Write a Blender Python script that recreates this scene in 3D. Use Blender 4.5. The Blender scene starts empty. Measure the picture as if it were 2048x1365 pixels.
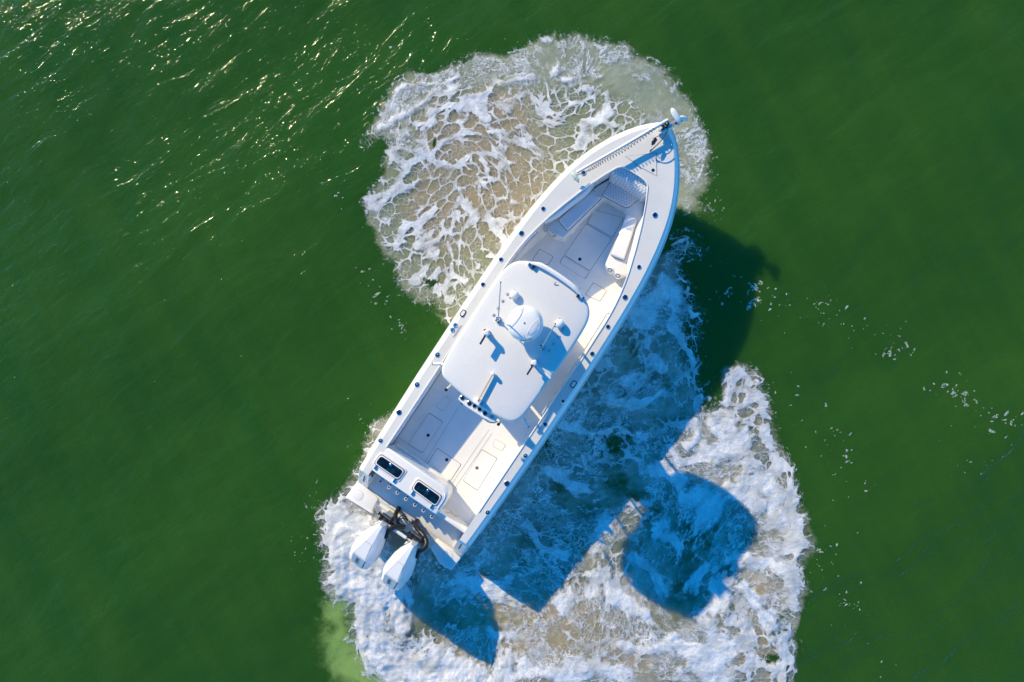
import bpy, bmesh, math, random
import numpy as np
from mathutils import Vector, Matrix

random.seed(7)
rng = np.random.default_rng(11)
scene = bpy.context.scene
col = scene.collection
rad = math.radians

# ---------------------------------------------------------------- camera, sky, sun, exposure
CAM_H = 16.3                                   # drone height above the water
K0 = 0.0096 * 16.3 / 15.3                      # metres per photo pixel on the water
cam_d = bpy.data.cameras.new('camera')
cam = bpy.data.objects.new('camera', cam_d)
col.objects.link(cam)
cam.location = (0, 0, CAM_H)
cam.rotation_euler = (0, 0, 0)
cam_d.sensor_width = 36
cam_d.lens = 36 * CAM_H / (2048 * K0)
cam_d.clip_start = 0.1
cam_d.clip_end = 6000
scene.camera = cam

SUN_ELEV = 25.0
SUN_XY = Vector((-0.647, 0.762)).normalized()
world = bpy.data.worlds.new('World')
scene.world = world
world.use_nodes = True
wn = world.node_tree
wn.nodes.clear()
w_out = wn.nodes.new('ShaderNodeOutputWorld')
w_bg = wn.nodes.new('ShaderNodeBackground')
w_sky = wn.nodes.new('ShaderNodeTexSky')
w_sky.sky_type = 'NISHITA'
w_sky.sun_disc = False
w_sky.sun_elevation = rad(SUN_ELEV)
w_sky.sun_rotation = math.atan2(SUN_XY.x, SUN_XY.y)
w_sky.air_density = 1.0
w_sky.dust_density = 0.0
w_sky.ozone_density = 5.0
w_hs = wn.nodes.new('ShaderNodeHueSaturation')
w_hs.inputs['Saturation'].default_value = 1.5
w_hs.inputs['Hue'].default_value = 0.5
wn.links.new(w_sky.outputs[0], w_hs.inputs['Color'])
wn.links.new(w_hs.outputs[0], w_bg.inputs[0])
w_bg.inputs[1].default_value = 0.15
wn.links.new(w_bg.outputs[0], w_out.inputs[0])

sun_d = bpy.data.lights.new('sun', 'SUN')
sun_d.energy = 3.5
sun_d.angle = rad(0.6)
sun_d.color = (1.0, 0.80, 0.45)
sun = bpy.data.objects.new('sun', sun_d)
col.objects.link(sun)
sun.location = (-20, 25, 30)
ce = math.cos(rad(SUN_ELEV))
S_DIR = Vector((SUN_XY.x * ce, SUN_XY.y * ce, math.sin(rad(SUN_ELEV))))
sun.rotation_mode = 'QUATERNION'
sun.rotation_quaternion = S_DIR.to_track_quat('Z', 'Y')

vs = scene.view_settings
vs.view_transform = 'Standard'
vs.look = 'None'
vs.gamma = 1.0
vs.exposure = 0.76
vs.use_curve_mapping = False
scene.cycles.max_bounces = 12
scene.cycles.diffuse_bounces = 7
scene.cycles.glossy_bounces = 4
scene.cycles.transparent_max_bounces = 8

# ---------------------------------------------------------------- pixel <-> place
def P2W(px, py, z=0.0):
    k = K0 * (CAM_H - z) / CAM_H
    return ((px - 1024) * k, -(py - 682.5) * k)

ROLL = rad(5.5)
ax = Vector((547, 817, 0)).normalized()        # bow direction on the water
rt = Vector((ax.y, -ax.x, 0))                  # starboard
org = Vector((*P2W(798, 1067, 0.4), 0)) + rt * 0.035
U = ax
V = rt * math.cos(ROLL) + Vector((0, 0, 1)) * math.sin(ROLL)
Zb = Vector((0, 0, 1)) * math.cos(ROLL) - rt * math.sin(ROLL)
BOAT_M = Matrix(((U.x, V.x, Zb.x, org.x), (U.y, V.y, Zb.y, org.y), (U.z, V.z, Zb.z, org.z), (0, 0, 0, 1)))
# (columns U, V, Z are left-handed with V to starboard: mirror V so that the frame is right-handed)
BOAT_M = Matrix(((U.x, -V.x, Zb.x, org.x), (U.y, -V.y, Zb.y, org.y), (U.z, -V.z, Zb.z, org.z), (0, 0, 0, 1)))
BOAT_I = BOAT_M.inverted()
# local coordinates: x forward, y to PORT, z up

def LP(px, py, z):
    """photo pixel -> boat coordinates on the boat's own plane z."""
    a = BOAT_I @ Vector((0, 0, CAM_H))
    b = BOAT_I @ Vector((*P2W(px, py), 0))
    t = (z - a.z) / (b.z - a.z)
    p = a.lerp(b, t)
    return Vector((p.x, p.y, z))

# ---------------------------------------------------------------- material helpers
class NT:
    def __init__(self, name):
        self.m = bpy.data.materials.new(name)
        self.m.use_nodes = True
        self.t = self.m.node_tree
        self.b = self.t.nodes['Principled BSDF']
        self.o = self.t.nodes['Material Output']
    def n(self, typ, **kw):
        nd = self.t.nodes.new(typ)
        for k, v in kw.items():
            setattr(nd, k, v)
        return nd
    def set(self, sock, v):
        if hasattr(v, 'is_output') or isinstance(v, bpy.types.NodeSocket):
            self.t.links.new(v, sock)
        elif v is not None:
            sock.default_value = v
    def math(self, op, a, b=None, c=None, clamp=False):
        nd = self.n('ShaderNodeMath', operation=op, use_clamp=clamp)
        self.set(nd.inputs[0], a)
        if b is not None: self.set(nd.inputs[1], b)
        if c is not None: self.set(nd.inputs[2], c)
        return nd.outputs[0]
    def vmath(self, op, a, b=None, s=None):
        nd = self.n('ShaderNodeVectorMath', operation=op)
        self.set(nd.inputs[0], a)
        if b is not None: self.set(nd.inputs[1], b)
        if s is not None: self.set(nd.inputs['Scale'], s)
        return nd.outputs['Vector']
    def noise(self, vec, scale, detail=2.0, rough=0.5, dist=0.0, kind=None, out=0):
        nd = self.n('ShaderNodeTexNoise')
        if kind: nd.noise_type = kind
        if vec is not None: self.set(nd.inputs['Vector'], vec)
        nd.inputs['Scale'].default_value = scale
        nd.inputs['Detail'].default_value = detail
        nd.inputs['Roughness'].default_value = rough
        nd.inputs['Distortion'].default_value = dist
        return nd.outputs[out]
    def vor(self, vec, scale, feature='DISTANCE_TO_EDGE', smooth=0.4, rnd=1.0):
        nd = self.n('ShaderNodeTexVoronoi', feature=feature, voronoi_dimensions='2D')
        self.set(nd.inputs['Vector'], vec)
        nd.inputs['Scale'].default_value = scale
        nd.inputs['Randomness'].default_value = rnd
        if feature == 'SMOOTH_F1': nd.inputs['Smoothness'].default_value = smooth
        return nd.outputs['Distance']
    def ss(self, v, a, b, lo=0.0, hi=1.0):
        nd = self.n('ShaderNodeMapRange', interpolation_type='SMOOTHSTEP')
        self.set(nd.inputs[0], v)
        self.set(nd.inputs[1], a); self.set(nd.inputs[2], b)
        self.set(nd.inputs[3], lo); self.set(nd.inputs[4], hi)
        return nd.outputs[0]
    def lin(self, v, a, b, lo=0.0, hi=1.0):
        nd = self.n('ShaderNodeMapRange')
        self.set(nd.inputs[0], v)
        self.set(nd.inputs[1], a); self.set(nd.inputs[2], b)
        self.set(nd.inputs[3], lo); self.set(nd.inputs[4], hi)
        return nd.outputs[0]
    def mix(self, f, a, b):
        nd = self.n('ShaderNodeMix', data_type='RGBA')
        self.set(nd.inputs[0], f)
        for s, v in ((nd.inputs[6], a), (nd.inputs[7], b)):
            if isinstance(v, tuple): s.default_value = (*v, 1)
            else: self.set(s, v)
        return nd.outputs[2]
    def attr(self, name, out='Fac'):
        nd = self.n('ShaderNodeAttribute', attribute_name=name)
        return nd.outputs[out]
    def mapping(self, vec, loc=(0, 0, 0), rot=(0, 0, 0), scale=(1, 1, 1)):
        nd = self.n('ShaderNodeMapping')
        self.set(nd.inputs[0], vec)
        nd.vector_type = 'TEXTURE'
        nd.inputs[1].default_value = loc; nd.inputs[2].default_value = rot; nd.inputs[3].default_value = scale
        return nd.outputs[0]
    def obco(self):
        return self.n('ShaderNodeTexCoord').outputs['Object']
    def bump(self, h, dist=0.01, strength=1.0, normal=None):
        nd = self.n('ShaderNodeBump')
        nd.inputs['Strength'].default_value = strength
        nd.inputs['Distance'].default_value = dist
        self.set(nd.inputs['Height'], h)
        if normal is not None: self.set(nd.inputs['Normal'], normal)
        return nd.outputs[0]

def simple(name, rgb, rough=0.4, metal=0.0, var=0.06, vscale=3.0, bump=0.0, bscale=60.0, coat=0.0, spec=None):
    k = NT(name)
    co = k.obco()
    n = k.noise(co, vscale, 4, 0.6)
    f = k.lin(n, 0.3, 0.7, 1 - var, 1 + var * 0.4)
    nd = k.n('ShaderNodeVectorMath', operation='SCALE')
    nd.inputs[0].default_value = rgb
    k.set(nd.inputs['Scale'], f)
    k.set(k.b.inputs['Base Color'], nd.outputs[0])
    k.b.inputs['Metallic'].default_value = metal
    k.set(k.b.inputs['Roughness'], k.lin(k.noise(co, vscale * 3, 3, 0.6), 0.3, 0.7, max(0.02, rough - 0.08), rough + 0.1))
    if coat: k.b.inputs['Coat Weight'].default_value = coat; k.b.inputs['Coat Roughness'].default_value = 0.08
    if spec is not None: k.b.inputs['Specular IOR Level'].default_value = spec
    if bump:
        k.set(k.b.inputs['Normal'], k.bump(k.noise(co, bscale, 3, 0.6), bump, 0.6))
    return k.m

M = {}
M['gel'] = simple('white_gelcoat', (0.84, 0.82, 0.79), 0.28, var=0.05, vscale=1.2, coat=0.3)
M['deck'] = simple('nonskid_deck', (0.71, 0.695, 0.665), 0.6, var=0.07, vscale=2.0, bump=0.0015, bscale=260)
M['sole'] = simple('nonskid_sole', (0.86, 0.845, 0.82), 0.62, var=0.08, vscale=2.5, bump=0.0015, bscale=260)
M['top'] = simple('hardtop_gelcoat', (0.755, 0.74, 0.71), 0.3, var=0.04, vscale=1.0, coat=0.3)
M['vinyl'] = simple('white_vinyl', (0.78, 0.785, 0.80), 0.45, var=0.05, vscale=4, bump=0.001, bscale=120)
M['seam'] = simple('dark_seam', (0.10, 0.10, 0.12), 0.7)
M['black'] = simple('black_rubber', (0.012, 0.012, 0.013), 0.4, var=0.3)
M['dark'] = simple('dark_navy_plastic', (0.012, 0.016, 0.035), 0.35, var=0.3)
M['steel'] = simple('polished_steel', (0.72, 0.73, 0.76), 0.16, metal=1.0, var=0.05)
M['alum'] = simple('white_coated_pipe', (0.74, 0.74, 0.75), 0.32, var=0.05)
M['cream'] = simple('cream_gelcoat', (0.72, 0.69, 0.60), 0.4, var=0.08, vscale=5)
M['cowl'] = simple('white_engine_paint', (0.79, 0.79, 0.80), 0.22, var=0.03, coat=0.5)
M['grey'] = simple('light_grey_plastic', (0.42, 0.43, 0.46), 0.4, var=0.1)
M['gasket'] = simple('brown_gasket', (0.09, 0.045, 0.04), 0.5)
M['bronze'] = simple('bronze_fitting', (0.42, 0.28, 0.16), 0.35, metal=0.7, var=0.3, vscale=30)
M['red'] = simple('dark_red_knob', (0.10, 0.008, 0.012), 0.35)
M['cable'] = simple('rust_brown_cable', (0.10, 0.045, 0.025), 0.5)
M['ink'] = simple('navy_lettering', (0.006, 0.012, 0.035), 0.4)
M['green'] = simple('pale_green_plastic', (0.55, 0.66, 0.56), 0.35, var=0.15, vscale=30)
M['teal'] = simple('dark_green_logo', (0.01, 0.07, 0.05), 0.4)
k = NT('livewell_glass')
co = k.obco()
nz = k.noise(co, 9, 5, 0.65)
k.set(k.b.inputs['Base Color'], k.mix(k.ss(nz, 0.45, 0.7), (0.003, 0.008, 0.02), (0.006, 0.04, 0.06)))
k.b.inputs['Roughness'].default_value = 0.08
M['lid'] = k.m
k = NT('windshield_acrylic')
tr = k.n('ShaderNodeBsdfTransparent'); tr.inputs[0].default_value = (0.86, 0.92, 0.93, 1)
gl = k.n('ShaderNodeBsdfGlossy'); gl.inputs['Roughness'].default_value = 0.03
fz = k.n('ShaderNodeFresnel'); fz.inputs['IOR'].default_value = 1.49
mx = k.n('ShaderNodeMixShader'); k.set(mx.inputs[0], fz.outputs[0]); k.t.links.new(tr.outputs[0], mx.inputs[1]); k.t.links.new(gl.outputs[0], mx.inputs[2])
k.t.links.new(mx.outputs[0], k.o.inputs['Surface'])
M['glass'] = k.m
# diamond quilted vinyl: relief, with darker colour along the seam lines
k = NT('quilted_vinyl')
co = k.obco()
sep = k.n('ShaderNodeSeparateXYZ'); k.set(sep.inputs[0], co)
pitch = 0.062
def tri(v):
    return k.math('ABSOLUTE', k.math('SUBTRACT', k.math('FRACT', k.math('DIVIDE', v, pitch)), 0.5))
d1 = tri(k.math('ADD', k.math('MULTIPLY', sep.outputs[0], 0.75), sep.outputs[1]))
d2 = tri(k.math('SUBTRACT', k.math('MULTIPLY', sep.outputs[0], 0.75), k.math('ADD', sep.outputs[1], k.math('MULTIPLY', sep.outputs[2], 0.8))))
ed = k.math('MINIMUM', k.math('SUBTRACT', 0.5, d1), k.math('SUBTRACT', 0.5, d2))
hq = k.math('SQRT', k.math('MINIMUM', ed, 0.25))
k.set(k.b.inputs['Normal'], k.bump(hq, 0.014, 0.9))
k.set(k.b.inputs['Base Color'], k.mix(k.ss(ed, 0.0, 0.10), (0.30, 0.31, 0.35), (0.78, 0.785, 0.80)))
k.b.inputs['Roughness'].default_value = 0.45
M['quilt'] = k.m

# ---------------------------------------------------------------- numpy noise
def _grad(seed):
    r = np.random.default_rng(seed)
    a = r.random((256, 256)) * 2 * np.pi
    return np.cos(a), np.sin(a)
def perlin(x, y, seed=0):
    gx, gy = _grad(seed)
    xi = np.floor(x).astype(int); yi = np.floor(y).astype(int)
    fx = x - xi; fy = y - yi
    u = fx * fx * fx * (fx * (fx * 6 - 15) + 10); v = fy * fy * fy * (fy * (fy * 6 - 15) + 10)
    def g(i, j, dx, dy):
        a = (xi + i) & 255; b = (yi + j) & 255
        return gx[a, b] * dx + gy[a, b] * dy
    n0 = g(0, 0, fx, fy) * (1 - u) + g(1, 0, fx - 1, fy) * u
    n1 = g(0, 1, fx, fy - 1) * (1 - u) + g(1, 1, fx - 1, fy - 1) * u
    return (n0 * (1 - v) + n1 * v) * 1.5
def fbm(x, y, s, oct=4, gain=0.5, seed=0, billow=False):
    r = np.zeros_like(x); a = 1.0; t = 0
    for i in range(oct):
        n = perlin(x * s, y * s, seed + i)
        r += a * (np.abs(n) if billow else n); t += a
        a *= gain; s *= 2.03
    return r / t
def sstep(x, a, b):
    t = np.clip((x - a) / (b - a), 0, 1)
    return t * t * (3 - 2 * t)
def poly_sd(px, py, poly):
    """signed distance in photo pixels, positive inside."""
    d = np.full(px.shape, 1e9); ins = np.zeros(px.shape, bool)
    n = len(poly)
    for i in range(n):
        x0, y0 = poly[i]; x1, y1 = poly[(i + 1) % n]
        ex, ey = x1 - x0, y1 - y0
        t = np.clip(((px - x0) * ex + (py - y0) * ey) / (ex * ex + ey * ey + 1e-9), 0, 1)
        d = np.minimum(d, np.hypot(px - x0 - t * ex, py - y0 - t * ey))
        c = ((y0 > py) != (y1 > py)) & (px < (x1 - x0) * (py - y0) / (y1 - y0 + 1e-12) + x0)
        ins ^= c
    return np.where(ins, d, -d)
def line_d(px, py, pts):
    d = np.full(px.shape, 1e9)
    for (x0, y0), (x1, y1) in zip(pts[:-1], pts[1:]):
        ex, ey = x1 - x0, y1 - y0
        t = np.clip(((px - x0) * ex + (py - y0) * ey) / (ex * ex + ey * ey + 1e-9), 0, 1)
        d = np.minimum(d, np.hypot(px - x0 - t * ex, py - y0 - t * ey))
    return d

# ---------------------------------------------------------------- the wake's plan (photo pixels on the water plane)
BOW_FOAM = [(1000, 700), (890, 648), (850, 608), (802, 578), (785, 532), (760, 490), (730, 448), (730, 410), (750, 372), (768, 332),
            (772, 300), (728, 292), (750, 245), (764, 200), (792, 168), (850, 144), (900, 124), (950, 110), (1010, 104), (1060, 90),
            (1118, 70), (1152, 68), (1190, 76), (1258, 80), (1276, 112), (1330, 138), (1362, 174), (1386, 200), (1396, 232),
            (1420, 264), (1438, 300), (1428, 336), (1404, 390), (1424, 414), (1380, 430), (1320, 420)]
STERN_FOAM = [(1340, 470), (1398, 462), (1410, 500), (1372, 522), (1392, 590), (1402, 650), (1384, 694), (1402, 752), (1436, 782),
              (1446, 742), (1466, 724), (1502, 742), (1532, 790), (1552, 832), (1548, 884), (1582, 930), (1602, 980), (1622, 1040),
              (1626, 1100), (1602, 1130), (1612, 1180), (1592, 1232), (1602, 1292), (1594, 1372), (1560, 1480), (1400, 1600),
              (1050, 1640), (860, 1540), (770, 1420), (712, 1322), (690, 1282), (702, 1246), (652, 1190), (640, 1140), (630, 1082),
              (636, 1030), (664, 1000), (686, 970), (702, 926), (726, 880), (760, 834), (800, 820), (870, 900), (1000, 800)]
PLUME = [(652, 1196), (700, 1200), (720, 1290), (790, 1372), (800, 1480), (700, 1450), (676, 1360), (648, 1318), (640, 1285), (662, 1262), (644, 1232)]
RIDGES = [  # thick foam bands: (points, half width px, height m)
    ([(775, 215), (797, 181), (840, 175), (882, 165), (915, 155)], 4, .05),
    ([(752, 262), (790, 235), (822, 220), (860, 200), (883, 178)], 6, .07),
    ([(868, 228), (885, 200), (905, 185), (926, 197)], 13, .06),
    ([(925, 192), (950, 195), (985, 180), (1020, 165), (1036, 160)], 5, .08),
    ([(868, 247), (905, 217), (940, 215), (970, 227), (1005, 230), (1022, 215), (1038, 190)], 14, .04),
    ([(940, 215), (985, 218), (1030, 195)], 18, .03),
    ([(1030, 200), (1070, 205), (1095, 230), (1110, 250)], 11, .03),
    ([(835, 262), (870, 236)], 9, .03), ([(806, 275), (826, 243)], 10, .03),
    ([(1036, 164), (1060, 160), (1098, 156), (1112, 140), (1118, 160), (1146, 154)], 5, .10),
    ([(1145, 170), (1182, 180), (1206, 192), (1210, 212), (1204, 236), (1216, 256)], 8, .05),
    ([(1165, 244), (1222, 246)], 7, .07), ([(1172, 258), (1160, 285), (1150, 312)], 7, .07),
    ([(1070, 272), (1100, 240), (1132, 214), (1152, 206)], 7, .05),
    ([(1180, 240), (1240, 250), (1262, 262)], 6, .03),
    ([(822, 300), (846, 308), (868, 316)], 13, .03),
    ([(785, 300), (830, 305), (872, 322), (905, 331), (932, 346)], 5, .02),
    ([(905, 325), (950, 320), (988, 332), (1062, 314)], 6, .02),
    ([(975, 340), (1000, 332)], 14, .03), ([(880, 290), (935, 268), (1000, 262), (1050, 250)], 6, .02),
    ([(940, 400), (960, 376), (985, 356), (1010, 332)], 7, .02),
    ([(800, 472), (830, 435), (860, 424), (890, 405), (940, 400), (965, 378)], 7, .02),
    ([(930, 410), (900, 460), (880, 474), (838, 496)], 8, .03), ([(930, 420), (955, 440)], 15, .03),
    ([(798, 462), (808, 480)], 13, .03), ([(955, 440), (1010, 440), (1050, 436)], 4, .01),
    ([(770, 330), (765, 362), (772, 392), (790, 388)], 11, .03), ([(728, 432), (748, 420), (770, 402)], 6, .02),
    ([(745, 300), (768, 318), (800, 300)], 6, .02), ([(790, 400), (830, 372), (845, 350)], 6, .02),
    ([(774, 512), (800, 542), (835, 562), (872, 584), (892, 604)], 11, .04),
    ([(884, 470), (902, 510), (890, 560), (886, 600)], 7, .02), ([(800, 480), (790, 515)], 8, .02),
    ([(815, 535), (845, 520), (875, 500)], 6, .02), ([(880, 545), (930, 560), (960, 530)], 5, .01),
    # stern wake, sunlit right rim
    ([(1468, 738), (1508, 764), (1540, 830), (1536, 884), (1570, 934), (1594, 996), (1606, 1066), (1592, 1126), (1596, 1196), (1578, 1262), (1588, 1320), (1566, 1400)], 20, .10),
    ([(1400, 800), (1440, 790), (1470, 810), (1510, 800)], 12, .05), ([(1440, 850), (1480, 880), (1490, 850)], 22, .06),
    ([(1430, 905), (1470, 890), (1500, 920)], 26, .05), ([(1480, 970), (1530, 960), (1560, 1000)], 22, .06),
    ([(1455, 975), (1490, 985), (1520, 1010)], 14, .08), ([(1350, 850), (1392, 838), (1400, 870), (1370, 900)], 7, .03),
    ([(1336, 900), (1360, 930), (1400, 920)], 6, .03), ([(1545, 1030), (1580, 1040), (1580, 1090)], 20, .07),
    ([(1448, 1150), (1490, 1182), (1532, 1232), (1562, 1300), (1560, 1360)], 15, .09), ([(1470, 1130), (1500, 1118), (1540, 1122), (1575, 1150)], 15, .07),
    ([(1440, 1180), (1440, 1225), (1470, 1240)], 22, .06), ([(1480, 1220), (1500, 1260), (1480, 1290)], 18, .05),
    ([(1430, 1290), (1400, 1310), (1420, 1345), (1450, 1380)], 26, .05), ([(1350, 1230), (1392, 1235), (1420, 1260)], 12, .05),
    ([(1500, 1320), (1545, 1345), (1570, 1330)], 12, .05), ([(1340, 1290), (1390, 1290)], 10, .04),
    # trails inside the shade
    ([(1325, 560), (1350, 600), (1345, 650), (1370, 690), (1400, 745)], 9, .03), ([(1240, 620), (1290, 600), (1330, 590)], 13, .02),
    ([(1200, 700), (1240, 690), (1275, 720), (1260, 760)], 16, .02), ([(1270, 640), (1300, 700), (1330, 740)], 9, .02),
    ([(1180, 770), (1230, 800), (1290, 810), (1330, 790)], 8, .02), ([(1120, 850), (1180, 870), (1230, 860), (1290, 870)], 7, .02),
    ([(1100, 940), (1150, 970), (1190, 1000), (1210, 1050)], 10, .03), ([(1280, 950), (1330, 940), (1360, 960)], 9, .02),
    ([(1380, 990), (1420, 1000), (1400, 1060)], 16, .03), ([(1320, 1060), (1360, 1090), (1400, 1130), (1380, 1180)], 12, .03),
    ([(1260, 1110), (1300, 1140), (1330, 1180)], 8, .02), ([(1050, 1050), (1090, 1100), (1130, 1110)], 8, .02),
    # lower, sunlit
    ([(930, 1180), (960, 1165), (1000, 1200)], 22, .07), ([(1190, 1110), (1210, 1150), (1240, 1200), (1290, 1230)], 13, .06),
    ([(1130, 1200), (1180, 1180), (1200, 1140)], 16, .05), ([(1240, 1290), (1300, 1300), (1350, 1270)], 9, .04),
    ([(1050, 1330), (1120, 1350), (1190, 1330), (1250, 1350)], 14, .05), ([(980, 1240), (1020, 1290), (1000, 1350)], 20, .06),
    ([(1255, 990), (1285, 1010), (1300, 1030)], 14, .06),  # white foam painted in as the sun patch through the hardtop gap
]
SOLID_STERN = [(636, 1016), (690, 996), (756, 1034), (776, 1080), (820, 1190), (850, 1260), (960, 1330), (1010, 1380), (960, 1440),
               (780, 1400), (716, 1310), (696, 1280), (706, 1240), (660, 1184), (640, 1130)]
SOLID_PATCH = [(1200, 620), (1300, 560), (1340, 600), (1320, 680), (1270, 760), (1200, 800), (1140, 830), (1110, 840)]
SWIRLS = [(880, 330, 110, 1.2), (980, 420, 90, -1.0), (820, 480, 90, 0.9), (1080, 190, 90, -1.1), (1200, 170, 110, 1.0), (1300, 260, 90, -.9),
          (1480, 860, 120, 1.2), (1530, 1010, 90, -1.3), (1450, 1240, 130, 1.4), (1330, 1120, 110, -1.1), (1240, 900, 130, 1.0),
          (1100, 1280, 130, -1.2), (900, 1280, 100, 1.2), (760, 1250, 90, -1.2), (680, 1080, 80, 1.1), (1290, 680, 110, 1.0), (1540, 1310, 70, 1.3)]

def swell(x, y):
    return (0.035 * np.sin(0.55 * x - 0.95 * y + 0.6 * fbm(x, y, 0.2, 2, seed=3)) + 0.05 * fbm(x, y, 0.35, 3, seed=5)
            + 0.018 * fbm(x + 0.5 * y, 0.4 * y - 0.2 * x, 1.6, 3, seed=9))

def wake_fields(x, y):
    """everything painted on the water at points x, y (metres)."""
    px = x / K0 + 1024; py = 682.5 - y / K0
    wob = 30 * fbm(x, y, 1.1, 5, 0.58, seed=21); wob2 = 30 * fbm(x, y, 1.1, 5, 0.58, seed=31)
    qx, qy = px + wob, py + wob2
    sb = poly_sd(qx, qy, BOW_FOAM); st = poly_sd(qx, qy, STERN_FOAM)
    s = np.maximum(sb, st)
    f = {}
    f['inside'] = s
    f['turb'] = np.clip((s + 26) / 64, -0.8, 1)
    mid = sstep(sb, 40, 110) * sstep(1120 - px + 0.25 * (py - 300), -60, 120) * sstep(700 - py, 0, 180)
    tan2 = np.exp(-(((px - 1180) / 150) ** 2 + ((py - 1290) / 90) ** 2)) + np.exp(-(((px - 1525) / 50) ** 2 + ((py - 1190) / 40) ** 2)) \
        + np.exp(-(((px - 1510) / 50) ** 2 + ((py - 1300) / 50) ** 2)) + 0.6 * np.exp(-(((px - 1000) / 150) ** 2 + ((py - 1280) / 120) ** 2))
    f['tan'] = np.clip(np.maximum(mid, tan2) * (1.05 + 0.7 * fbm(x, y, 1.1, 3, seed=41)), 0, 1)
    # pale, cloudy rim along the top right of the bow wash
    cloudy = sstep(sb, -4, 30) * (1 - sstep(sb, 60, 120)) * sstep(px + (300 - py) * .3, 980, 1150)
    f['cloudy'] = np.clip(cloudy, 0, 1)
    f['plume'] = np.clip(poly_sd(px + wob * 1.2 + 26 * fbm(x, y, 0.5, 2, seed=47), py + wob2 * 1.2, PLUME) / 70 + 0.45, -1.5, 1.5)
    green_in = np.exp(-(((px - 960) / 80) ** 2 + ((py - 560) / 110) ** 2)) + np.exp(-(((px - 1450) / 90) ** 2 + ((py - 860) / 110) ** 2))
    f['tan'] *= 1 - np.clip(green_in, 0, 1) * 0.9
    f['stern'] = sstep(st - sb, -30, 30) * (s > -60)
    # dark gaps of open water
    hole = np.zeros_like(px)
    for (hx, hy, rx, ry) in [(772, 290, 26, 18), (868, 570, 14, 12), (1030, 335, 1, 1), (1560, 1250, 16, 40), (1540, 1320, 22, 16), (1420, 790, 24, 26), (1390, 480, 26, 22),
                             (1325, 500, 20, 20), (868, 290, 8, 8), (735, 250, 8, 8), (850, 1240, 1, 1), (1230, 880, 40, 30), (1100, 880, 30, 30)]:
        hole = np.maximum(hole, np.exp(-(((qx - hx) / rx) ** 2 + ((qy - hy) / ry) ** 2)))
    f['hole'] = hole
    f['turb'] = np.where(f['turb'] > 0, f['turb'] * (1 - 0.9 * hole), f['turb'])
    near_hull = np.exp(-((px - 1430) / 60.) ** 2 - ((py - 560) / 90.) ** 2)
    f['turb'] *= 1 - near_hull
    boat_shade = sstep(poly_sd(qx, qy, [(1120, 820), (1330, 540), (1400, 640), (1400, 760), (1330, 900), (1500, 1010), (1480, 1160), (1370, 1240), (1250, 1150), (1080, 1200), (930, 1120)]), -30, 60)  # boat's shadow outline: milky water painted darker inside it
    f['turb'] *= 1 - 0.42 * boat_shade * np.clip(0.8 + 1.3 * fbm(x, y, 0.9, 3, seed=45), 0, 1.3)
    # foam
    solid = np.zeros_like(px); hgt = np.zeros_like(px)
    ww = 1 + 0.9 * fbm(x, y, 3.0, 3, seed=51)
    for pts, w, h in RIDGES:
        x0 = min(p[0] for p in pts) - 5 * w - 20; x1 = max(p[0] for p in pts) + 5 * w + 20
        y0 = min(p[1] for p in pts) - 5 * w - 20; y1 = max(p[1] for p in pts) + 5 * w + 20
        m = (px > x0) & (px < x1) & (py > y0) & (py < y1)
        if not m.any(): continue
        d = line_d(px[m] + .55 * wob[m], py[m] + .55 * wob2[m], pts) / (w * np.clip(ww[m], .35, 2))
        solid[m] = np.maximum(solid[m], (.62 if max(p[1] for p in pts) < 610 else .95) * np.exp(-(d / 1.35) ** 2))
        hgt[m] = np.maximum(hgt[m], .22 * h * np.exp(-(d / 1.5) ** 2))
    ss_ = sstep(poly_sd(qx, qy, SOLID_STERN), -14, 30)
    bil = 0.5 - fbm(x, y, 2.6, 4, 0.55, seed=61, billow=True)
    solid = np.maximum(solid, ss_ * 1.15)
    hgt = np.maximum(hgt, ss_ * (0.03 + 0.075 * bil))
    solid = np.maximum(solid, 0.66 * sstep(poly_sd(qx, qy, SOLID_PATCH), -40, 60))
    f['solid'] = solid * sstep(s + 14 * fbm(x, y, 4.0, 4, .6, seed=97), -4, 26)
    rimb = np.exp(-((s - 16) / 16) ** 2)
    inner_w = sstep(st, 30, 110)
    f['lace'] = np.clip(sstep(s, -28, 40) * (0.72 - 0.22 * inner_w + (0.5 + 0.5 * inner_w) * fbm(x, y, 0.75, 3, seed=71) + 0.25 * rimb) * (1 - 0.75 * hole), 0, 1)
    lower = sstep(st, 0, 60)
    rimw = sstep(sb, -6, 24) * (1 - sstep(sb, 34, 80)) * sstep(330 - py, -40, 60)
    f['wisp'] = np.clip(np.maximum(np.maximum(f['cloudy'] * 0.95, 0.9 * rimw), lower * (0.78 + 0.55 * fbm(x, y, 0.7, 3, seed=77))), 0, 1) * sstep(s, -14, 18)
    relief = 0.020 * (0.5 - fbm(x, y, 5, 3, .5, seed=83, billow=True)) + 0.035 * fbm(x, y, 1.2, 3, .5, seed=87)
    f['hgt'] = (hgt + relief * (0.3 + 0.7 * np.clip(solid, 0, 1)) + 0.03 * lower * fbm(x, y, 2.2, 4, .55, seed=91)) * sstep(s, -2, 34) + 0.002
    # swirl-advected coordinates for the foam pattern
    ax_, ay_ = px.copy(), py.copy()
    for cx, cy, R, a in SWIRLS:
        dx, dy = ax_ - cx, ay_ - cy
        th = 0.45 * a * np.exp(-(dx * dx + dy * dy) / (R * R))
        c, s_ = np.cos(th), np.sin(th)
        ax_, ay_ = cx + c * dx - s_ * dy, cy + s_ * dx + c * dy
    f['flow'] = np.stack([ax_ * K0, ay_ * K0, np.zeros_like(ax_)], -1)
    return f

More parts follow.
